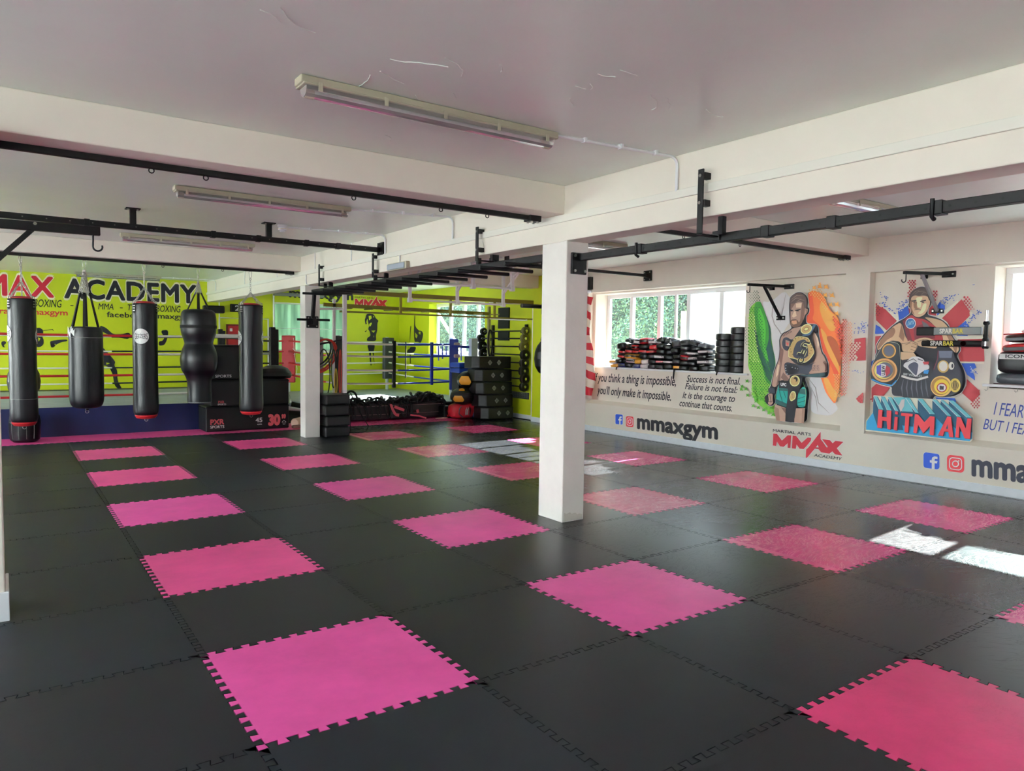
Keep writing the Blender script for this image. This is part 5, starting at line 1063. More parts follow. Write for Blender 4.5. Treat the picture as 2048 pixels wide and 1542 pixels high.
# lone post and blue training pads by the window
t = thing('ring_post', 'pale grey square post standing beside the blue ring corner', 'post', (7.80, 10.9, 0)); MB().box((7.72, 10.86, 0), (7.88, 11.0, 1.70)).build('post', mat('silver_post', (0, 0, 0)), t, bevel=.008)
MB().tube([(7.70, 10.93, 1.50), (7.35, 11.12, 1.52)], .03, 10).build('roller', ROPEB, t)
m_ = mat('blue_foam', (24, 66, 170), .5)
for k, (z, lb) in enumerate(((.945, 'lower blue foam pad stacked behind the target step boxes'), (1.06, 'upper blue foam pad stacked behind the target step boxes'))):
    m = MB(); m.box((7.22, 10.55, z), (7.86, 10.95, z+.105)); tag(m.build('foam_pad', m_, bevel=.02), lb, 'pad', 'blue foam pads')
m = MB(); m.box((7.24, 10.6, 0), (7.84, 10.9, .945)); o = m.build('pad_stand', BLKR, bevel=.01); tag(o, 'black stand under the blue foam pads', 'stand')
t = thing('wrist_wraps', 'blue hand wraps hung on a line before the far window', 'hand wraps', (7.9, 11.8, 1.4))
for k in range(7): MB().bar((7.35+.1*k, 11.7, 1.52), (7.35+.1*k+.01, 11.7, 1.18+.04*(k % 3)), .03, .004, up=(0,1,0)).build('wrap', ROPEB, t)
MB().tube([(7.3, 11.7, 1.52), (8.1, 11.7, 1.53)], .008, 6).build('line', WHV, t)
# ---------------------------------------------------------------- soft jump boxes
PVC = mat('black_pvc', (11, 11, 13), .42, var=.15, vs=4, bump=.3, bs=5); PINKI = mat('coral_print', (206, 84, 92), .5); WHI = mat('white_print', (214, 212, 212), .5)
def jump_box(a, b, label, prints):
    t = thing('jump_box', label, 'jump box', ((a[0]+b[0])/2, (a[1]+b[1])/2, a[2]), 'soft jump boxes beside the punch bags')
    MB().box(a, b).build('body', PVC, t, bevel=.02)
    MB().box((a[0]-.004, a[1]-.004, b[2]-.035), (b[0]+.004, b[1]+.004, b[2]-.02)).build('seam', FABB, t)
    m = MB(); y = a[1]-.004
    for s, x0, x1, z0, z1, c, bd in prints: letters(m, s, (x0, y, z0), (x1, y, z0), (x0, y, z1), c, bd)
    if prints: m.build('printed_label', [PINKI, WHI], t)
    return t, y
X0 = 2.03
t, y = jump_box((X0, 10.28, .004), (3.46, 11.40 if False else 10.84, .44), 'bottom black jump box printed 30 inch and 45 cm', [('PXR', X0+.07, X0+.30, .13, .215, 0, .04), ('SPORTS', X0+.07, X0+.30, .065, .11, 1, .02), ('45', 2.86, 2.98, .135, .21, 1, .03), ('cm', 2.89, 2.97, .085, .115, 1, .02), ('30', 3.08, 3.30, .075, .25, 0, .07), ('\u201d', 3.32, 3.40, .075, .245, 0, .06)])
m = MB(); m.prism([(3.345, .07), (3.385, .07), (3.385, .11), (3.41, .11), (3.365, .15), (3.32, .11), (3.345, .11)], lambda u, v, d: (u, d, v), y, y-.001); m.build('arrow_print', WHI, t)
m = MB(); m.prism([(3.352, .077), (3.378, .077), (3.378, .116), (3.393, .116), (3.365, .14), (3.337, .116), (3.352, .116)], lambda u, v, d: (u, d, v), y-.0012, y-.002); m.build('arrow_print', PVC, t)
t, y = jump_box((2.10, 10.22, .444), (3.44, 10.82, .90), 'middle black jump box of the stack, showing its small logo', [('PXR', 2.22, 2.32, .50, .54, 0, .04), ('SPORTS', 2.21, 2.35, .465, .49, 1, .02)])
jump_box((2.14, 10.25, .904), (2.86, 10.80, 1.50), 'top upright black jump box of the stack behind bulging bag', [('SPORTS', 2.12+.06, 2.45, .94, .985, 1, .03)])
# soft shapes on and behind the boxes
t = thing('exercise_pad', 'black domed cushion lying on the jump boxes', 'cushion', (3.25, 10.5, .90)); MB().lathe([(.02,1.14),(.12,1.13),(.24,1.08),(.30,1.0),(.31,.95),(.28,.905),(.05,.90)][::-1], (3.28, 10.55, 0), 28).build('body', PVC, t)
SIL = mat('silver_ball', (168, 174, 178), .2)
t = thing('exercise_ball', 'silver exercise ball half hidden behind the jump boxes', 'ball', (3.50, 11.15, .2)); MB().lathe([(.33*math.cos(a), .40+.33*math.sin(a)) for a in [-PI/2+PI*k/16 for k in range(17)]], (3.46, 11.2, .0), 30, 0).build('body', SIL, t)
t = thing('foam_roller', 'tan round-ended roller on the floor left of the far column', 'roller', (3.58, 10.3, .1)); TAN = mat('tan_foam', (206, 164, 140), .6)
MB().cyl((3.56, 10.25, .09), (3.80, 10.5, .09), .085, 20).build('body', TAN, t); MB().cyl((3.548, 10.238, .09), (3.56, 10.25, .09), .07, 20).build('end_disc', mat('light_tan', (226, 192, 170), .6), t)
t = thing('ankle_weight', 'brown weight lying on pink mat left of the far column', 'weight', (3.5, 10.15, 0)); MB().sq((3.56, 10.12, .035), (.10, .05, .032)).build('body', mat('brown_leather', (120, 76, 66), .5), t)
t = thing('curved_shield', 'white edged curved shield leaning behind the jump boxes', 'shield', (3.6, 10.9, 0)); MB().tube([(3.50, 11.0, .50), (3.56, 10.95, .38), (3.66, 10.9, .30), (3.86, 10.85, .27)], [.03, .04, .045, .03], 8).build('body', WHV, t)
# ---------------------------------------------------------------- black steps piled beside the far column
for k in range(4):
    z = .178*k; t = thing('strike_block', 'black padded block, %s of the stack right of the far column' % ('bottom', 'second from bottom', 'third from bottom', 'topmost')[k], 'padded block', (3.75, 8.9, z), 'padded blocks beside the far column')
    j = (.0, .012, -.008, .006)[k]
    MB().box((3.52+j, 8.62, z+.004), (3.945+j, 9.12, z+.174)).build('body', PVC, t, bevel=.026)
    MB().box((3.55+j, 8.612, z+.012), (3.92+j, 8.622, z+.016)).build('seam', FABB, t)
# grey post with elastic bands and straps hung on it
t = thing('band_post', 'grey post with hanging bands behind the black padded blocks', 'post', (3.58, 9.3, 0)); MB().box((3.62, 9.30, 0), (3.74, 9.42, 1.66)).build('post', mat('warm_grey_steel', (132, 122, 124), .45), t, bevel=.006); MB().tube([(3.5, 9.28, 1.50), (4.0, 9.05, 1.62)], .014, 8).build('peg', BLK, t)
def loop(x, y, z, w_, h, r, col, nm, label, k=0, tilt=0):
    P = [(x+w_*math.cos(a)+tilt*(math.sin(a)-1)*h, y-.01*k, z-h+h*math.sin(a)) for a in [2*PI*j/20 for j in range(20)]]
    tag(MB().tube(P, r, 6, closed=True).build(nm, mat('band_'+col[0], col[1], .5)), label, 'exercise band', 'exercise bands hanging by the far column')
hz = 9.15
RB_ = ('red', (206, 52, 36)); BB_ = ('black', (24, 26, 26)); GB_ = ('green', (30, 62, 48)); YB_ = ('yellow', (206, 176, 60)); GR_ = ('grey', (96, 92, 92))
for k, (x, w_, h, col, lb) in enumerate(((3.70, .17, .22, BB_, 'innermost black band loop'), (3.71, .20, .24, GR_, 'thick grey band loop'), (3.72, .225, .27, RB_, 'inner red band loop'), (3.735, .245, .285, RB_, 'outer red band loop'))):
    loop(x, hz, 1.62, w_, h, .016, col, 'band_loop', lb+' hung high beside the far column', k, .3)
for k, (x, w_, h, col, lb) in enumerate(((3.67, .11, .43, BB_, 'long black band'), (3.84, .035, .33, GB_, 'long dark green band'), (3.90, .03, .36, BB_, 'thin black strap'), (3.95, .02, .40, RB_, 'narrow red strap'), (3.87, .022, .22, YB_, 'short yellow band'))):
    loop(x, hz-.05, 1.45 if k != 4 else 1.12, w_, h, .010, col, 'long_band', lb+' hanging behind the padded blocks', k)
# dangling black cords right of the rig post
t = thing('skipping_rope', 'black rope loops reaching the floor right of the padded blocks', 'rope', (4.2, 8.9, 0))
for s, x in ((0, 4.1), (1, 4.24)): MB().tube([(4.06+.05*s, 9.0, .70), (x, 8.95, .4), (x-.04+.2*s, 8.9, .12), (x-.04+.14*s, 8.88, .03), (x-.12, 8.88, .02), (4.0, 8.9, .05), (4.06, 8.95, .35), (4.02, 9.0, .68)], .008, 6).build('cord', BLKR, t)
# ---------------------------------------------------------------- padded benches heaped with ropes along the ring
MAR = mat('maroon_black_vinyl', (40, 26, 32), .38, var=.15, vs=4)
for k, (xa, xb) in enumerate(((4.35, 5.62), (5.66, 6.92))):
    t = thing('floor_bench', ('left', 'right')[k]+' dark padded block with pale piping under the heaped ropes', 'padded block', ((xa+xb)/2, 10.8, 0))
    MB().box((xa, 10.62, .02), (xb, 10.88, .36)).build('body', MAR, t, bevel=.03)
    for z in (.13, .30): MB().tube([(xa+.03, 10.615, z), (xb-.03, 10.615, z)], .005, 5).build('piping', mat('pale_piping', (176, 140, 140), .5), t)
random.seed(21)
ROPEM = mat('black_braided_rope', (26, 24, 27), .55, bump=.8, bs=45, var=.3, vs=60)
def heap(cx, n, span, top, label, y=10.70):
    n = int(n*1.8); P = []; a = random.random()*6
    for k in range(n*14):
        a += random.uniform(.25, .6); f = k/(n*14); r = .09+.06*math.sin(k*.53+cx); x = cx+(f-.5)*span+r*math.cos(a)*.8+.05*math.sin(k*.21); zz = top-.03+.05*math.sin(a*.83+cx)*math.cos(k*.17)+.035*math.sin(k*.71); P.append((x, y+.13*math.sin(a*.7+1)-.03, zz))
    tag(MB().tube(P, .021, 6).build('heaped_rope', ROPEM), label, 'rope', 'ropes heaped on the padded blocks')
for cx, n, sp, top, lb in ((4.75, 5, .45, .44, 'black rope heap at the left end of the ringside row'), (5.25, 5, .5, .42, 'second black rope heap from the left of the ringside row'), (5.75, 5, .45, .43, 'black rope heap over the gap between padded blocks'), (6.1, 6, .4, .42, 'black coiled rope heap right of the block gap'), (6.45, 8, .5, .50, 'tallest tangled black rope heap of the ringside row'), (6.6, 7, .5, .43, 'black rope heap at the right end of the ringside row')): heap(cx, n, sp, top, lb)
k = 0
for x, dx, z0, nm in ((4.48,.10,.44,'far left'),(4.80,.06,.42,'left'),(4.98,.12,.40,'third'),(5.12,.10,.43,'fourth'),(5.34,.07,.40,'fifth'),(5.52,.10,.40,'sixth'),(5.86,.12,.40,'seventh'),(6.02,.08,.42,'eighth'),(6.14,-.05,.41,'ninth'),(6.84,.06,.40,'tenth'),(6.92,-.03,.38,'last')):
    P = [(x, 10.72, z0), (x+dx*.4, 10.60, z0-.04), (x+dx, 10.585, z0-.17), (x+dx*1.1, 10.58, .12), (x+dx*.7, 10.57, .05), (x+dx*.2, 10.58, .10), (x-.02, 10.59, z0-.12), (x-.03, 10.66, z0-.02)]
    PP = [Vector(P[0])]
    for a, b, c in zip(P[:-2], P[1:-1], P[2:]):
        a, b, c = Vector(a), Vector(b), Vector(c)
        for q in range(4): f = q/4; p0 = (a+b)/2; p2 = (b+c)/2; PP.append(p0*(1-f)**2+b*2*f*(1-f)+p2*f*f)
    tag(MB().tube(PP, .014, 7).build('draped_rope', ROPEM), 'black rope loop draped over the padded block edge, %s from the left' % nm, 'rope', 'rope loops draped over the padded blocks')
t = thing('arched_strap', 'thick black strap arching above the left rope heap', 'strap', (4.85, 10.7, .45)); MB().tube([(4.72+.13*math.cos(PI-a)*1+.10, 10.68, .42+.19*math.sin(a)) for a in [PI*j/10 for j in range(11)]], .022, 8).build('strap', BLKR, t)
PKS = mat('pink_webbing', (222, 92, 112), .6)
for k, (pts, lb) in enumerate((([(4.55,10.56,.37),(4.62,10.555,.28),(4.63,10.55,.16),(4.58,10.55,.10)], 'wide pink strap hanging at the left of the ringside row'), ([(5.62,10.56,.34),(5.66,10.555,.22),(5.72,10.55,.12),(5.80,10.55,.10)], 'pink strap hanging over the gap between padded blocks'), ([(5.70,10.56,.28),(5.92,10.555,.20)], 'short pink strap lying on the right padded block'), ([(6.05,10.54,.10),(6.25,10.53,.07),(6.40,10.5,.02)], 'pale pink strap trailing on to the mat'), ([(6.22,10.56,.20),(6.24,10.555,.13)], 'small pink tag hanging low among the ropes'))):
    m = MB()
    for a, b in zip(pts[:-1], pts[1:]): m.bar(a, b, .055 if k != 3 else .03, .008, up=(0, 1, 0))
    tag(m.build('pink_strap', PKS), lb, 'strap', 'pink straps among the ropes')
t = thing('fallen_cloth', 'small pale crumpled cloth on the pink mats before the ring', 'cloth', (6.75, 10.45, 0)); MB().sq((6.72, 10.42, .014), (.15, .05, .014), .8).build('cloth', mat('pale_cloth', (216, 176, 176), .8), t)
# ---------------------------------------------------------------- step boxes with target marks
for k in range(5):
    z = .265*k; j = (0.0, -.06, -.13, -.16, -.24)[k]; t = thing('target_box', 'black target-marked plyo step box, %s of the stack' % ('lowest', 'second lowest', 'middle', 'second highest', 'topmost')[k], 'step box', (7.6, 9.95, z), 'target-marked step boxes')
    xa, xb, ya, yb = 7.30+j, 8.08+j*.35, 9.72, 10.16; g = .035
    m = MB()
    # front edge turned a little: bevelled block with pressed side bands
    m.prism([(xa+.02, ya+.12), (xa+.14, ya), (xb-.02, ya-.02), (xb, ya+.1), (xb, yb), (xa+.04, yb)], lambda u, v, d: (u, v, d), z+.006, z+.258); m.build('body', mat('black_moulded', (9, 10, 12), .5, var=.1, vs=4), t, bevel=.02)
    for q in (.09, .14, .19): MB().bar((xa+.05, ya+.08, z+q), (xa+.145, ya-.004, z+q), .006, .008).build('moulded_rib', BLK, t)
    m = MB()
    for cx in (xa+.38+.0*k, xa+.60):
        y = ya-.022-(cx-xa)*.018+.0; zc = z+.135
        for r in (.038, .022): m.tube([(cx+r*math.cos(a), y, zc+r*math.sin(a)) for a in [2*PI*q/16 for q in range(16)]], .0026, 4, closed=True)
        for a in (0, PI/2, PI, -PI/2): m.bar((cx+.026*math.cos(a), y, zc+.026*math.sin(a)), (cx+.055*math.cos(a), y, zc+.055*math.sin(a)), .006, .003)
        m.bar((cx-.008, y, zc), (cx+.008, y, zc), .012, .003)
    m.build('target_print', WHI, t)
# sandbags and balls
YEL = mat('amber_vinyl', (222, 150, 40), .45); REDB = mat('red_bag', (196, 34, 50), .42, bump=.3, bs=6)
def ball(c, r, label, m0, seg, nm='training_bag', sy=1, rz=1):
    t = thing(nm, label, 'training bag', (c[0], c[1], c[2]-r*rz)); pr = [(r*math.cos(a), r*rz*math.sin(a)) for a in [-PI/2+PI*k/14 for k in range(15)]]
    MB().lathe(pr, c, 28, 0).build('body', m0, t)
    for a0, a1, z0, z1 in seg:
        m = MB(); vs = []; N, K = 8, 6
        for i in range(K+1):
            for j in range(N+1):
                ph = z0+(z1-z0)*i/K; w_ = 1-.45*abs(i/K-.35)*1.4; am = (a0+a1)/2; th = am+(a1-a0)/2*w_*(2*j/N-1); R = r*1.012
                vs.append((c[0]+R*math.cos(ph)*math.cos(th), c[1]+R*math.cos(ph)*math.sin(th), c[2]+R*rz*math.sin(ph)))
        m.add(vs, [(i*(N+1)+j, i*(N+1)+j+1, (i+1)*(N+1)+j+1, (i+1)*(N+1)+j) for i in range(K) for j in range(N)], 0, True); m.build('panel', YEL if m0 is not REDB else WHI, t)
    return t
ball((7.24, 10.22, .82), .24, 'upper black ball with amber panel left of the step boxes', PVC, ((-3.05, -1.85, -.55, .45),), 'weighted_ball', rz=.78)
ball((7.12, 10.25, .47), .26, 'lower black ball with amber panels above the red bag', PVC, ((-3.0, -1.95, -.6, .15), (-2.6, -1.8, .75, 1.3)), 'weighted_ball', rz=.70)
t = thing('sandbag', 'red weighted bag with black strap on the pink mats', 'sandbag', (7.1, 10.3, 0)); m = MB(); m.sq((7.16, 10.30, .165), (.32, .17, .16), .55); m.build('body', REDB, t)
MB().tube([(7.24+.0*math.cos(a), 10.30-.178*math.cos(a), .165+.168*math.sin(a)) for a in [-PI/2+PI*k/10 for k in range(11)]], .014, 6).build('strap', FABB, t); MB().tube([(7.02, 10.12, .27), (6.97, 10.115, .22), (6.96, 10.115, .12), (7.05, 10.11, .04)], .010, 6).build('handle', mat('grey_handle', (96, 92, 100), .5), t)
m = MB(); random.seed(5)
for k in range(6): m.bar((7.12+.012*k, 10.128, .08+.01*(k % 2)), (7.13+.014*k, 10.126, .20+.02*(k % 3)), .010, .003)
m.build('emblem', WHI, t)
t = thing('sandbag', 'black bag with red diamond patch left of the red bag', 'sandbag', (6.85, 10.5, 0)); MB().box((6.76, 10.40, .004), (6.98, 10.7, .26)).build('body', PVC, t, bevel=.035); m = MB(); m.prism([(6.84,.10),(6.87,.16),(6.84,.22),(6.81,.16)], lambda u, v, d: (u+.03, d, v), 10.396, 10.40); m.prism([(6.81,.04),(6.87,.04),(6.87,.08),(6.81,.08)], lambda u, v, d: (u+.03, d, v), 10.396, 10.40); m.build('patch', REDV, t)
t = thing('sandbag', 'navy end of a rolled bag beside the red bag strap', 'sandbag', (7.4, 10.3, 0)); MB().sq((7.42, 10.26, .08), (.12, .14, .075)).build('body', NAVY, t)
# ---------------------------------------------------------------- barbell rack on the lime wall
t = thing('barbell_rack', 'black wall rack holding fixed barbells on the lime wall', 'rack', (GX, 10.4, 1.2))
for y in (11.0-.18, 9.55): MB().box((GX-.05, y-.035, .60), (GX, y+.035, 2.0)).build('upright', BLK, t, bevel=.004)
BZ = [1.86, 1.70, 1.53, 1.36, 1.19, 1.02, .855, .69]
for z in BZ:
    for y in (10.82, 9.55): MB().box((GX-.16, y-.03, z-.045), (GX-.02, y+.03, z-.018)).build('cradle', BLK, t)
PLT = mat('barbell_plate', (26, 25, 27), .35); GOLDP = mat('olive_plate', (92, 88, 40), .4)
names = ('topmost', 'second from top', 'third from top', 'fourth from top', 'fifth from top', 'third from bottom', 'second from bottom', 'lowest')
for k, z in enumerate(BZ):
    t = thing('barbell', 'short fixed barbell on the wall rack, %s' % names[k], 'barbell', (GX-.12, 10.2, z), 'fixed barbells on the wall rack'); x = GX-.13; y0, y1 = 9.45+.02*(k % 3), 11.05+.05*((k*2) % 3)
    MB().cyl((x, y0, z), (x, y1, z), .015, 10).build('bar', BLK, t)
    r = (.085, .10, .115, .115, .11, .115, .11, .105)[k]
    for s, yy in ((1, y0), (-1, y1)): MB().lathe([(.02, -.045), (r*.8, -.045), (r, -.03), (r, .03), (r*.8, .045), (.02, .045)], (x, yy+s*.0, z), 24, 0, ax='y').lathe([(.022,-.055),(.03,-.05),(.03,-.045)], (x, yy, z), 16, 1, ax='y').build('plate', [PLT if (k > 2 or s < 0) else GOLDP, CHROME], t)
t = thing('tread_plate', 'grey chequer plate strip below the barbell rack', 'plate', (GX, 10.2, .5)); MB().box((GX-.02, 9.45, .42), (GX, 10.7, .56)).build('plate', mat('dull_steel', (110, 112, 112), .35, metal=.7), t)
m = MB()
for k in range(18):
    for j in range(3): m.bar((GX-.021, 9.5+.066*k, .445+.04*j), (GX-.021, 9.53+.066*k, .47+.04*j), .008, .003)
m.build('tread_pattern', STEEL, t)
for z0, z1, lb in ((1.92, 2.38, 'upper black board on the lime wall above the barbells'), (1.66, 1.86, 'lower black board behind the barbell rack')): tag(MB().box((GX-.03, 10.20, z0), (GX, 10.62, z1)).build('notice_board', BLK, bevel=.004), lb, 'board')
t = thing('hanging_belt', 'long black belt hung from the rear rig post', 'belt', (7.77, 10.2, 1.3)); MB().tube([(7.77+.055*math.sin(a)*1.0, 10.20, 1.60+.28*math.cos(a)) for a in [2*PI*k/20 for k in range(20)]], .016, 6, closed=True).build('belt', BLKR, t)
# half-hidden speed bag beside the near column
t = thing('teardrop_bag', 'black teardrop bag just left of the near column, half hidden', 'punch bag', (7.8, 8.35, 1.0)); MB().lathe([(.02, 1.0), (.10, 1.04), (.17, 1.16), (.19, 1.3), (.175, 1.44), (.13, 1.56), (.07, 1.64), (.02, 1.68)], (7.80, 8.35, 0), 26).build('body', VINYL, t); MB().lathe([(.025, 1.64), (.07, 1.66), (.06, 1.72), (.02, 1.75)], (7.80, 8.35, 0), 20).build('cap', FABB, t); m = MB(); m.tube([(7.80, 8.35, 1.74), (7.84, 8.35, CZ)], .012, 6); m.build('strap', FABB, t)
# ---------------------------------------------------------------- striped banner by the window
m = MB(); RW = mat('flag_red', (186, 26, 44), .6); vs = []; n = 54; WDT = .30
for i in range(n+1):
    z = 2.45-1.86*i/n; sw = .05*math.sin(i*.11)+.02*math.sin(i*.4)
    for k in range(6): vs.append((8.04-.03*math.sin(k*1.2+i*.12)-.02, 7.46-.27+sw+WDT*k/5, z+.05*k/5*math.sin(i*.2)+.05*(k/5)))
m.add(vs, [(i*6+k, i*6+k+1, (i+1)*6+k+1, (i+1)*6+k) for i in range(n) for k in range(5)], 0, True)
for f in range(len(m.m)): m.m[f] = ((f//5)//4) % 2
o = m.build('striped_flag', [RW, mat('flag_cream', (226, 214, 196), .7)]); sol = o.modifiers.new('thick', 'SOLIDIFY'); sol.thickness = .004; tag(o, 'red and white striped flag hanging at the right edge of the near column', 'flag')
t = thing('wall_unit', 'small black and white wall fitting above the striped flag', 'wall fitting', (8.05, 7.3, 2.65)); MB().box((8.02, 7.28, 2.60), (WX, 7.40, 2.83)).build('body', BLK, t, bevel=.008); MB().lathe([(.02,0),(.05,.01),(.05,.05),(.02,.06)], (8.05, 7.36, 2.53), 16).build('cap', WHITE, t)
# ---------------------------------------------------------------- things on the back wall
t = thing('speaker', 'black oblong speaker on the lime back wall beside uppercut bag', 'speaker', (3.4, 15.5, 2.3)); MB().box((3.12, 15.42, 2.22), (3.60, 15.58, 2.40)).build('body', BLK, t, bevel=.03); MB().box((3.16, 15.412, 2.25), (3.56, 15.42, 2.37)).build('grille', FABB, t)
t = thing('timer_clock', 'black digital interval timer with pale digits on back wall', 'clock', (4.0, 15.55, 2.36)); MB().box((3.76, 15.53, 2.27), (4.24, BY, 2.46)).build('case', BLK, t, bevel=.01)
DG = mat('digit_off', (196, 196, 196), .5)
m = MB(); letters(m, '28', (3.86, 15.527, 2.305), (4.10, 15.527, 2.305), (3.86, 15.527, 2.425), 0, .02); m.build('digits', DG, t)
RDO = mat('door_red', (170, 26, 34), .4)
dr = struct(MB().box((3.70, 15.56, .45), (4.45, BY, 1.93)).build('door_1', RDO)); MB().box((3.66, 15.55, .45), (3.70, BY, 1.97)).box((3.66, 15.55, 1.93), (4.5, BY, 1.97)).build('door_frame', mat('dark_red', (110, 18, 24), .5), dr)
MB().box((3.74, 15.553, 1.80), (3.80, 15.56, 1.87)).build('door_sign', WHI, dr); MB().box((3.98, 15.553, 1.72), (4.08, 15.56, 1.83)).build('door_sign', mat('sign_green', (20, 120, 80), .5), dr); MB().box((3.95, 15.552, 1.45), (4.35, 15.56, 1.70)).build('notice', WHI, dr)
struct(MB().tube([(3.50, 15.55, .46), (3.50, 15.55, 2.12), (4.66, 15.55, 2.12), (4.66, 15.55, .46)], .022, 10).build('trim_5', WHITE)); struct(MB().cyl((3.50, 15.55, 2.12), (3.50, 15.55, CZ), .012, 8).build('trim_6', WHITE)); struct(MB().cyl((4.80, 15.56, .32), (4.80, 15.56, CZ), .022, 10).build('trim_7', WHITE))
t = thing('call_point', 'small red fire call point below the obscured window', 'call point', (4.85, 15.58, 1.2)); MB().box((4.82, 15.56, 1.13), (4.93, BY, 1.24)).build('case', REDV, t, bevel=.005); MB().box((4.845, 15.555, 1.155), (4.905, 15.56, 1.215)).build('glass', WHI, t)
t = thing('exit_sign', 'small dark green exit sign above the red door', 'sign', (4.05, 15.58, 2.0)); MB().box((3.98, 15.58, 1.96), (4.12, BY, 2.06)).build('plate', mat('sign_dark', (20, 60, 60), .5), t); m = MB(); m.prism([(4.02,1.98),(4.04,2.0),(4.05,1.98),(4.06,2.01),(4.05,2.04),(4.03,2.03)], lambda u, v, d: (u, d, v), 15.578, 15.58); m.build('figure', WHI, t)
t = thing('tube_light', 'grey tube light under the beam behind the far column', 'ceiling light', (5.1, 15.3, 2.75)); [MB().cyl((x, 15.3, 2.77), (x, 15.3, CZ), .01, 8).build('drop_rod', GREYP, t) for x in (4.9, 5.8)]; MB().box((4.72, 15.25, 2.70), (6.0, 15.35, 2.78)).build('body', GREYP, t, bevel=.01)
# ---------------------------------------------------------------- pads and gloves on the long sill
random.seed(8)
COLS = {'k': ('black', (15, 15, 18)), 'r': ('red', (176, 30, 40)), 'y': ('amber', (206, 146, 48)), 'w': ('white', (214, 206, 204)), 'b': ('blue', (52, 58, 132)), 'g': ('grey', (84, 86, 92)), 'p': ('pink', (206, 112, 118))}
def pm(k): return mat('pad_'+COLS[k][0], COLS[k][1], .38, var=.08, bump=.2, bs=9)
TRIM = {k: pm(k) for k in COLS}
def mitt(x, y, z, ry, h, body, band, label, tilt=0, rx=.13, kind='mitt'):
    t = thing('focus_mitt' if kind == 'mitt' else 'boxing_glove', label, 'focus pad' if kind == 'mitt' else 'boxing glove', (x, y, z), 'pads and gloves on the long sill')
    T = Matrix.Translation((x, y, z+h/2)) @ Matrix.Rotation(tilt, 4, 'X') @ Matrix.Rotation(random.uniform(-.15, .15), 4, 'Z')
    m = MB(); m.T = T
    if kind == 'mitt': m.sq((0, 0, 0), (rx, ry, h*.52), .5, 18, 8, bend=random.uniform(-.01, .02))
    else: m.sq((.02, 0, .0), (rx*.8, ry*.8, h*.55), .8, 14, 8); m.sq((-.07, .02*1, .01), (.05, ry*.6, h*.35), .8, 10, 6)
    m.build('body', TRIM[body], t)
    m = MB(); m.T = T; e = .55
    P = []
    for k in range(15): a = PI/2+PI*(k/14)*1.0; P.append((rx*1.005*math.copysign(abs(math.cos(a))**e, math.cos(a)), ry*1.01*math.copysign(abs(math.sin(a))**e, math.sin(a))))
    hb = h*.20; vs = [(p[0], p[1], -hb) for p in P]+[(p[0], p[1], hb) for p in P]; n = len(P)
    m.add(vs, [(k, k+1, n+k+1, n+k) for k in range(n-1)], 0, True); m.build('edge_band', TRIM[band], t)
    if kind == 'glove': m = MB(); m.T = T; m.tube([(-.04, -ry*.5, h*.2), (-.09, 0, h*.45), (-.04, ry*.4, h*.2)], .012, 6); m.build('thumb', TRIM[body], t)
ORD = ('lowest', 'second', 'third', 'fourth', 'fifth', 'sixth', 'seventh', 'eighth')
# column: photo x of its centre, half width in metres, items bottom to top as body+band
cols = [(1231, .14, 'yy wy', 'at the left end of the sill'), (1247, .13, 'bk kk kr kr kk', 'under the first mullion'), (1263, .13, 'kk wk yk kr kk gk', 'second from the left'),
        (1277, .12, 'bk yy yk kr rk kw', 'third from the left'), (1293, .13, 'ww ww kk kr kk rk', 'below the second mullion'), (1309, .13, 'kk kk kk kr rr kw', 'left of the centre'),
        (1325, .13, 'kk kp kw kk kk kk', 'at the centre of the pile'), (1342, .13, 'kk kw kk kk kk kg', 'below the third mullion'), (1357, .12, 'ky kk kk kk gk', 'right of the centre'),
        (1374, .13, 'kk kk rk kk kg gk', 'third from the round pads'), (1392, .13, 'kk kk kw kw kk gk', 'second from the round pads'), (1411, .14, 'kk kw kk kw gg', 'next to the round pads')]
pitch = {5: .088, 6: .083, 2: .065}
for ci, (px, hw, items, where) in enumerate(cols):
    p = onX(px, 735+(px-1217)*.05, 8.27); z = 1.197; its = items.split(); n = len(its)
    for k, it in enumerate(its):
        h = pitch.get(n, .08)*random.uniform(.85, 1.12); top = k == n-1
        mitt(8.30+random.uniform(-.03, .02), p.y+random.uniform(-.035, .035), z, (hw-.032)*random.uniform(.95, 1.12), h*(1.25 if top else 1), it[0], it[1],
             '%s and %s pad, %s up in the stack %s' % (COLS[it[0]][0], COLS[it[1]][0], ORD[k], where) if it[0] != it[1] else 'plain %s pad, %s up in the stack %s' % (COLS[it[0]][0], ORD[k], where), tilt=random.uniform(-.09, .09)*(2.6 if top else 1), kind='glove' if (top and ci in (2, 5, 6, 7, 10, 11)) else 'mitt'); z += h
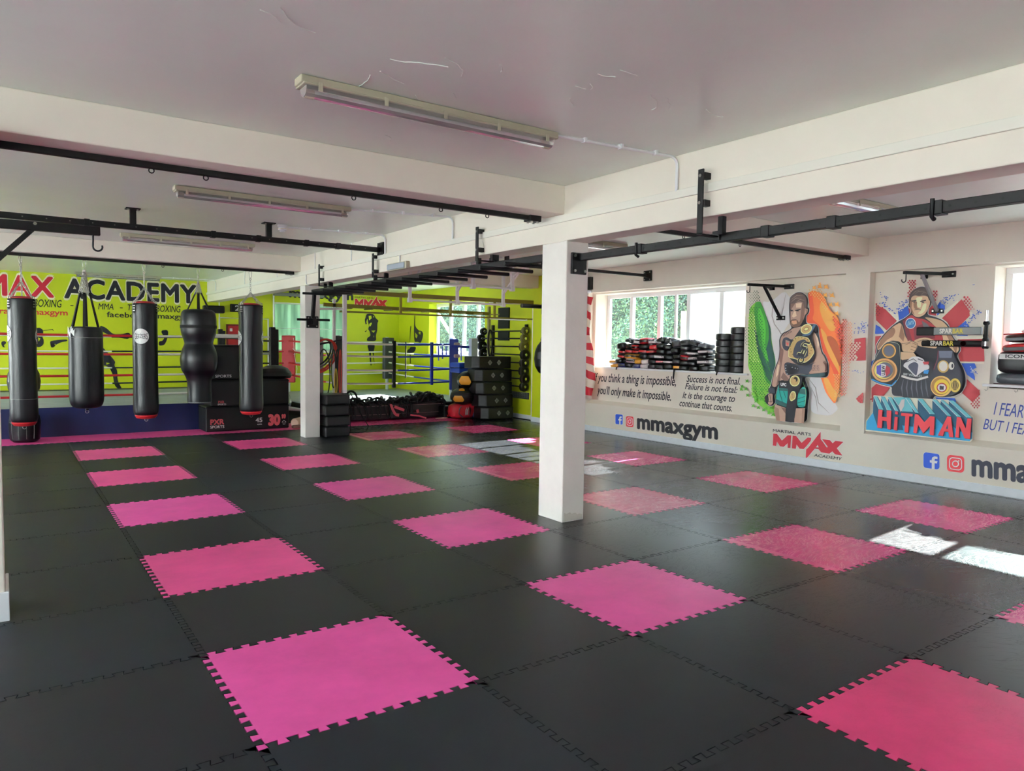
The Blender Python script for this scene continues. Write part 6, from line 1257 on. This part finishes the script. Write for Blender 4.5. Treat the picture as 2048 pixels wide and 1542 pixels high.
# round shields at the right end
for ci, (px, n, nm) in enumerate(((1448, 6, 'left'), (1478, 7, 'right'))):
    p = onX(px, 745, 8.28)
    for k in range(n):
        z = 1.197+.098*k; t = thing('round_shield', 'round black kick shield, %s from the sill in the %s stack' % (ORD[k], nm), 'kick shield', (8.30, p.y, z), 'round kick shields on the sill')
        j = random.uniform(-.012, .012); R = .163
        MB().lathe([(.02, 0), (R*.93, .0), (R*.985, .010), (R, .045), (R*.985, .086), (R*.93, .097), (.02, .098)], (8.32, p.y+j, z), 28).build('body', TRIM['k'], t)
        MB().lathe([(R*.975, .078), (R*.985, .083), (R*.955, .087)], (8.32, p.y+j, z), 28).build('piping', TRIM['r'] if (k in (1, 4) or (ci == 1 and k == 2)) else TRIM['k'], t)
for px, ln, lb in ((1348, .15, 'long black strap hanging below the sill between the quotes'), (1233, .05, 'thin dark cord over the sill edge near the left end'), (1434, .05, 'short black strap end over the sill below the round pads')):
    p = onX(px, 742, 8.16); t = MB().bar((8.162, p.y, 1.20), (8.158, p.y+.01, 1.20-ln), .03 if ln > .1 else .022, .006, up=(1, 0, 0)); o = t.build('hanging_strap', FABB); tag(o, lb, 'strap')
# ---------------------------------------------------------------- kit in the right-hand window
y0 = .62
t = thing('folded_cloth', 'grey shiny folded cover at the bottom of right window pile', 'cover', (8.3, 0, 1.21))
m = MB(); m.sq((8.33, .26, 1.275), (.15, .44, .065), .4, 24, 10); o = m.build('body', mat('grey_satin', (70, 76, 82), .35, bump=1.0, bs=9), t); MB().sq((8.30, .62, 1.285), (.10, .07, .05), .7).build('fold', mat('blue_grey_satin', (110, 126, 134), .3, bump=.8, bs=12), t); MB().box((8.2, -.15, 1.21), (8.48, .70, 1.222)).build('base_panel', mat('maroon', (60, 14, 24), .5), t)
t = thing('kit_bag', 'black kit bag with white lettered band and tan straps', 'bag', (8.3, .2, 1.34))
m = MB(); m.sq((8.33, .24, 1.458), (.16, .45, .135), .4, 24, 12); m.build('body', mat('black_nylon', (22, 22, 25), .4, bump=.8, bs=8), t)
bnd = MB().box((8.158, -.15, 1.49), (8.166, .64, 1.55)).build('white_band', WHV, t)
m = MB(); letters(m, 'ICON', (8.156, .58, 1.505), (8.156, .38, 1.505), (8.156, .58, 1.54), 0, .02); letters(m, 'MAX', (8.156, .29, 1.505), (8.156, .16, 1.505), (8.156, .29, 1.54), 0, .02); m.build('band_lettering', INK2, bnd)
for y in (.345, .13): MB().bar((8.155, y-.04, 1.59), (8.150, y+.005, 1.42), .045, .008, up=(1, 0, 0)).build('tan_strap', mat('tan_leather', (190, 138, 92), .5), t, bevel=.003)
for y in (.34, .27): MB().tube([(8.16, y, 1.57), (8.155, y, 1.36)], .006, 6).build('seam', FABB, t)
for k, (z, yy, bc, lb) in enumerate(((1.575, .16, REDV, 'red curved pad on top of the lettered kit bag'), (1.685, .14, TRIM['k'], 'black pad with red and white straps topmost in right window'))):
    t = thing('kick_pad', lb, 'kick pad', (8.3, yy, z)); P = []
    m = MB(); m.T = Matrix.Translation((8.32, yy, z+.055)) @ Matrix.Rotation(-.05, 4, 'X'); m.sq((0, 0, 0), (.15, .50, .055), .5, 24, 10); m.build('body', bc, t)
    m = MB(); m.T = Matrix.Translation((8.32, yy, z+.055)) @ Matrix.Rotation(-.05, 4, 'X'); m.box((-.155, -.45, -.03), (-.147, .45, .0 if k else .01)); m.build('side_panel', TRIM['g'] if k else TRIM['k'], t, bevel=.003)
    if k:
        for q in (.30, .12, -.06): m = MB(); m.tube([(8.20, yy+q, z+.10), (8.24, yy+q-.03, z+.15), (8.34, yy+q-.05, z+.15), (8.42, yy+q-.05, z+.10)], .022, 8); m.build('arm_strap', WHV if q != .12 else INK2, t)
        MB().tube([(8.165, yy+.47, z+.075), (8.16, yy-.4, z+.12)], .008, 6).build('piping', TRIM['r'], t)
for y in (.74, .45, .1): MB().tube([(8.165, y, 1.18), (8.160, y, 1.15), (8.150, y+.012, 1.135), (8.145, y+.022, 1.15)], .004, 6).build('cup_hook', STEEL, s2)
# ---------------------------------------------------------------- outside
GRD = mat('outside_paving', (224, 221, 214), .8, var=.1)
struct(MB().box((8.75, -25, -.3), (40, 40, -.15)).box((-20, BY+.3, -.3), (8.75, 40, -.15)).box((-30, -25, -.3), (LX-.4, 40, -.15)).build('outside_ground', GRD))
struct(MB().box((-26, -16, -.15), (-22, 30, 8)).build('added_bounce_facade', mat('bounce_facade_paint', (222, 226, 230), .8)))  # unseen facade, added to bounce sunlight in through the left windows
BLD = mat('pale_render', (162, 148, 136), .7, var=.06, vs=2); CLAD = mat('white_cladding', (184, 190, 196), .5)
t = thing('neighbour_building', 'pale neighbouring building with white cladding seen through the windows', 'building', (13, 0, 0))
p = onX(1362, 622, 13.6); q = onX(1387, 600, 13.9)
MB().box((13.6, -12, -.2), (17, p.y, p.z)).build('wall', BLD, t); MB().box((13.9, -12, p.z), (17, q.y, 4.45)).build('wall', CLAD, t)
for k in range(8): MB().box((13.87, q.y-.04-1.15*k, p.z+.02), (13.9, q.y-.0-1.15*k, 4.4)).build('cladding_joint', mat('joint_grey', (150, 156, 160), .6), t)
MB().box((13.86, -12, p.z), (13.9, q.y, p.z+.03)).build('cladding_joint', mat('joint_grey', (0,0,0)), t)
MB().box((11.9, -6, -.15), (12.0, 1.6, 3.2)).build('grey_panel', mat('lilac_grey', (160, 158, 172), .6), t); MB().box((11.86, -1.2, 2.55), (11.9, .9, 2.62)).build('door_rail', GREYP, t); MB().box((11.86, .30, .2), (11.9, .34, 2.5)).build('door_edge', GREYP, t); MB().box((11.7, 1.15, -.1), (11.85, 1.45, 4)).build('pipe_post', mat('stained_wood', (190, 170, 140), .7, var=.15), t)
LEAF = [mat('leaf_dark', (60, 98, 88), .45), mat('leaf_mid', (84, 124, 104), .45), mat('leaf_light', (122, 158, 120), .5)]  # bluish outdoor haze is mixed into these greens
def foliage(name, label, x0, x1, y0_, y1_, z0, z1, n, seed):
    random.seed(seed); rng = np.random.default_rng(seed)
    t = thing(name, label, 'hedge', ((x0+x1)/2, (y0_+y1_)/2, z0))
    c = np.stack([rng.uniform(x0, x1, n)**1, rng.uniform(y0_, y1_, n), rng.uniform(z0, z1, n)], 1)
    c[:, 0] += .25*np.sin(c[:, 1]*2.1)+.2*np.sin(c[:, 2]*3.3+c[:, 1])
    d = rng.normal(size=(n, 3)); d /= np.linalg.norm(d, axis=1)[:, None]; e = np.cross(d, rng.normal(size=(n, 3))); e /= np.linalg.norm(e, axis=1)[:, None]
    s = rng.uniform(.02, .042, n)[:, None]; V = np.stack([c-d*s*1.4, c+e*s*.6, c+d*s*1.4, c-e*s*.6], 1).reshape(-1, 3)
    me = bpy.data.meshes.new('leaves'); me.from_pydata(V.tolist(), [], (np.arange(n*4).reshape(-1, 4)).tolist())
    for m_ in LEAF: me.materials.append(m_)
    me.polygons.foreach_set('material_index', rng.choice(3, n, p=[.35, .4, .25]).astype('i')); o = bpy.data.objects.new('leaves', me); COL.objects.link(o); o.parent = t; o.matrix_parent_inverse = Matrix.Translation(t.location).inverted(); o['kind'] = 'stuff'
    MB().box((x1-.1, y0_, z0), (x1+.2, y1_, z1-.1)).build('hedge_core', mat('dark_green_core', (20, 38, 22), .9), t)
    for k in range(5): yy = y0_+(y1_-y0_)*(k+.5)/5; MB().tube([(x1-.2, yy, -.15), (x1-.25, yy+.1, z1*.5), (x1-.2, yy-.1, z1-.3)], [.06, .045, .03], 7).build('stem', mat('bark', (84, 66, 50), .8), t)
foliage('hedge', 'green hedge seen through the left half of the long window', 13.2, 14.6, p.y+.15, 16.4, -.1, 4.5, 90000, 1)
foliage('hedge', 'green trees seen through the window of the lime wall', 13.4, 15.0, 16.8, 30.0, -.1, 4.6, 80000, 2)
t = thing('timber_fence', 'pale fence rails outside the lime wall window', 'fence', (10.5, 17, 0))
for z in (.9, 1.2): MB().box((10.6, 13, z), (10.66, 22, z+.14)).build('rail', WHV, t)
for y in (13.5, 15.5, 17.5, 19.5): MB().box((10.66, y, -.15), (10.74, y+.09, 1.4)).build('post', WHV, t)
t = thing('leaning_pole', 'white diagonal pole outside the lime wall window', 'pole', (9.6, 15, 0)); a = onX(878, 630, 9.6); b = onX(915, 690, 9.6); MB().cyl(a+(a-b)*.3, a+(b-a)*((-.15-a.z)/(b.z-a.z)), .045, 12).build('pole', WHV, t)
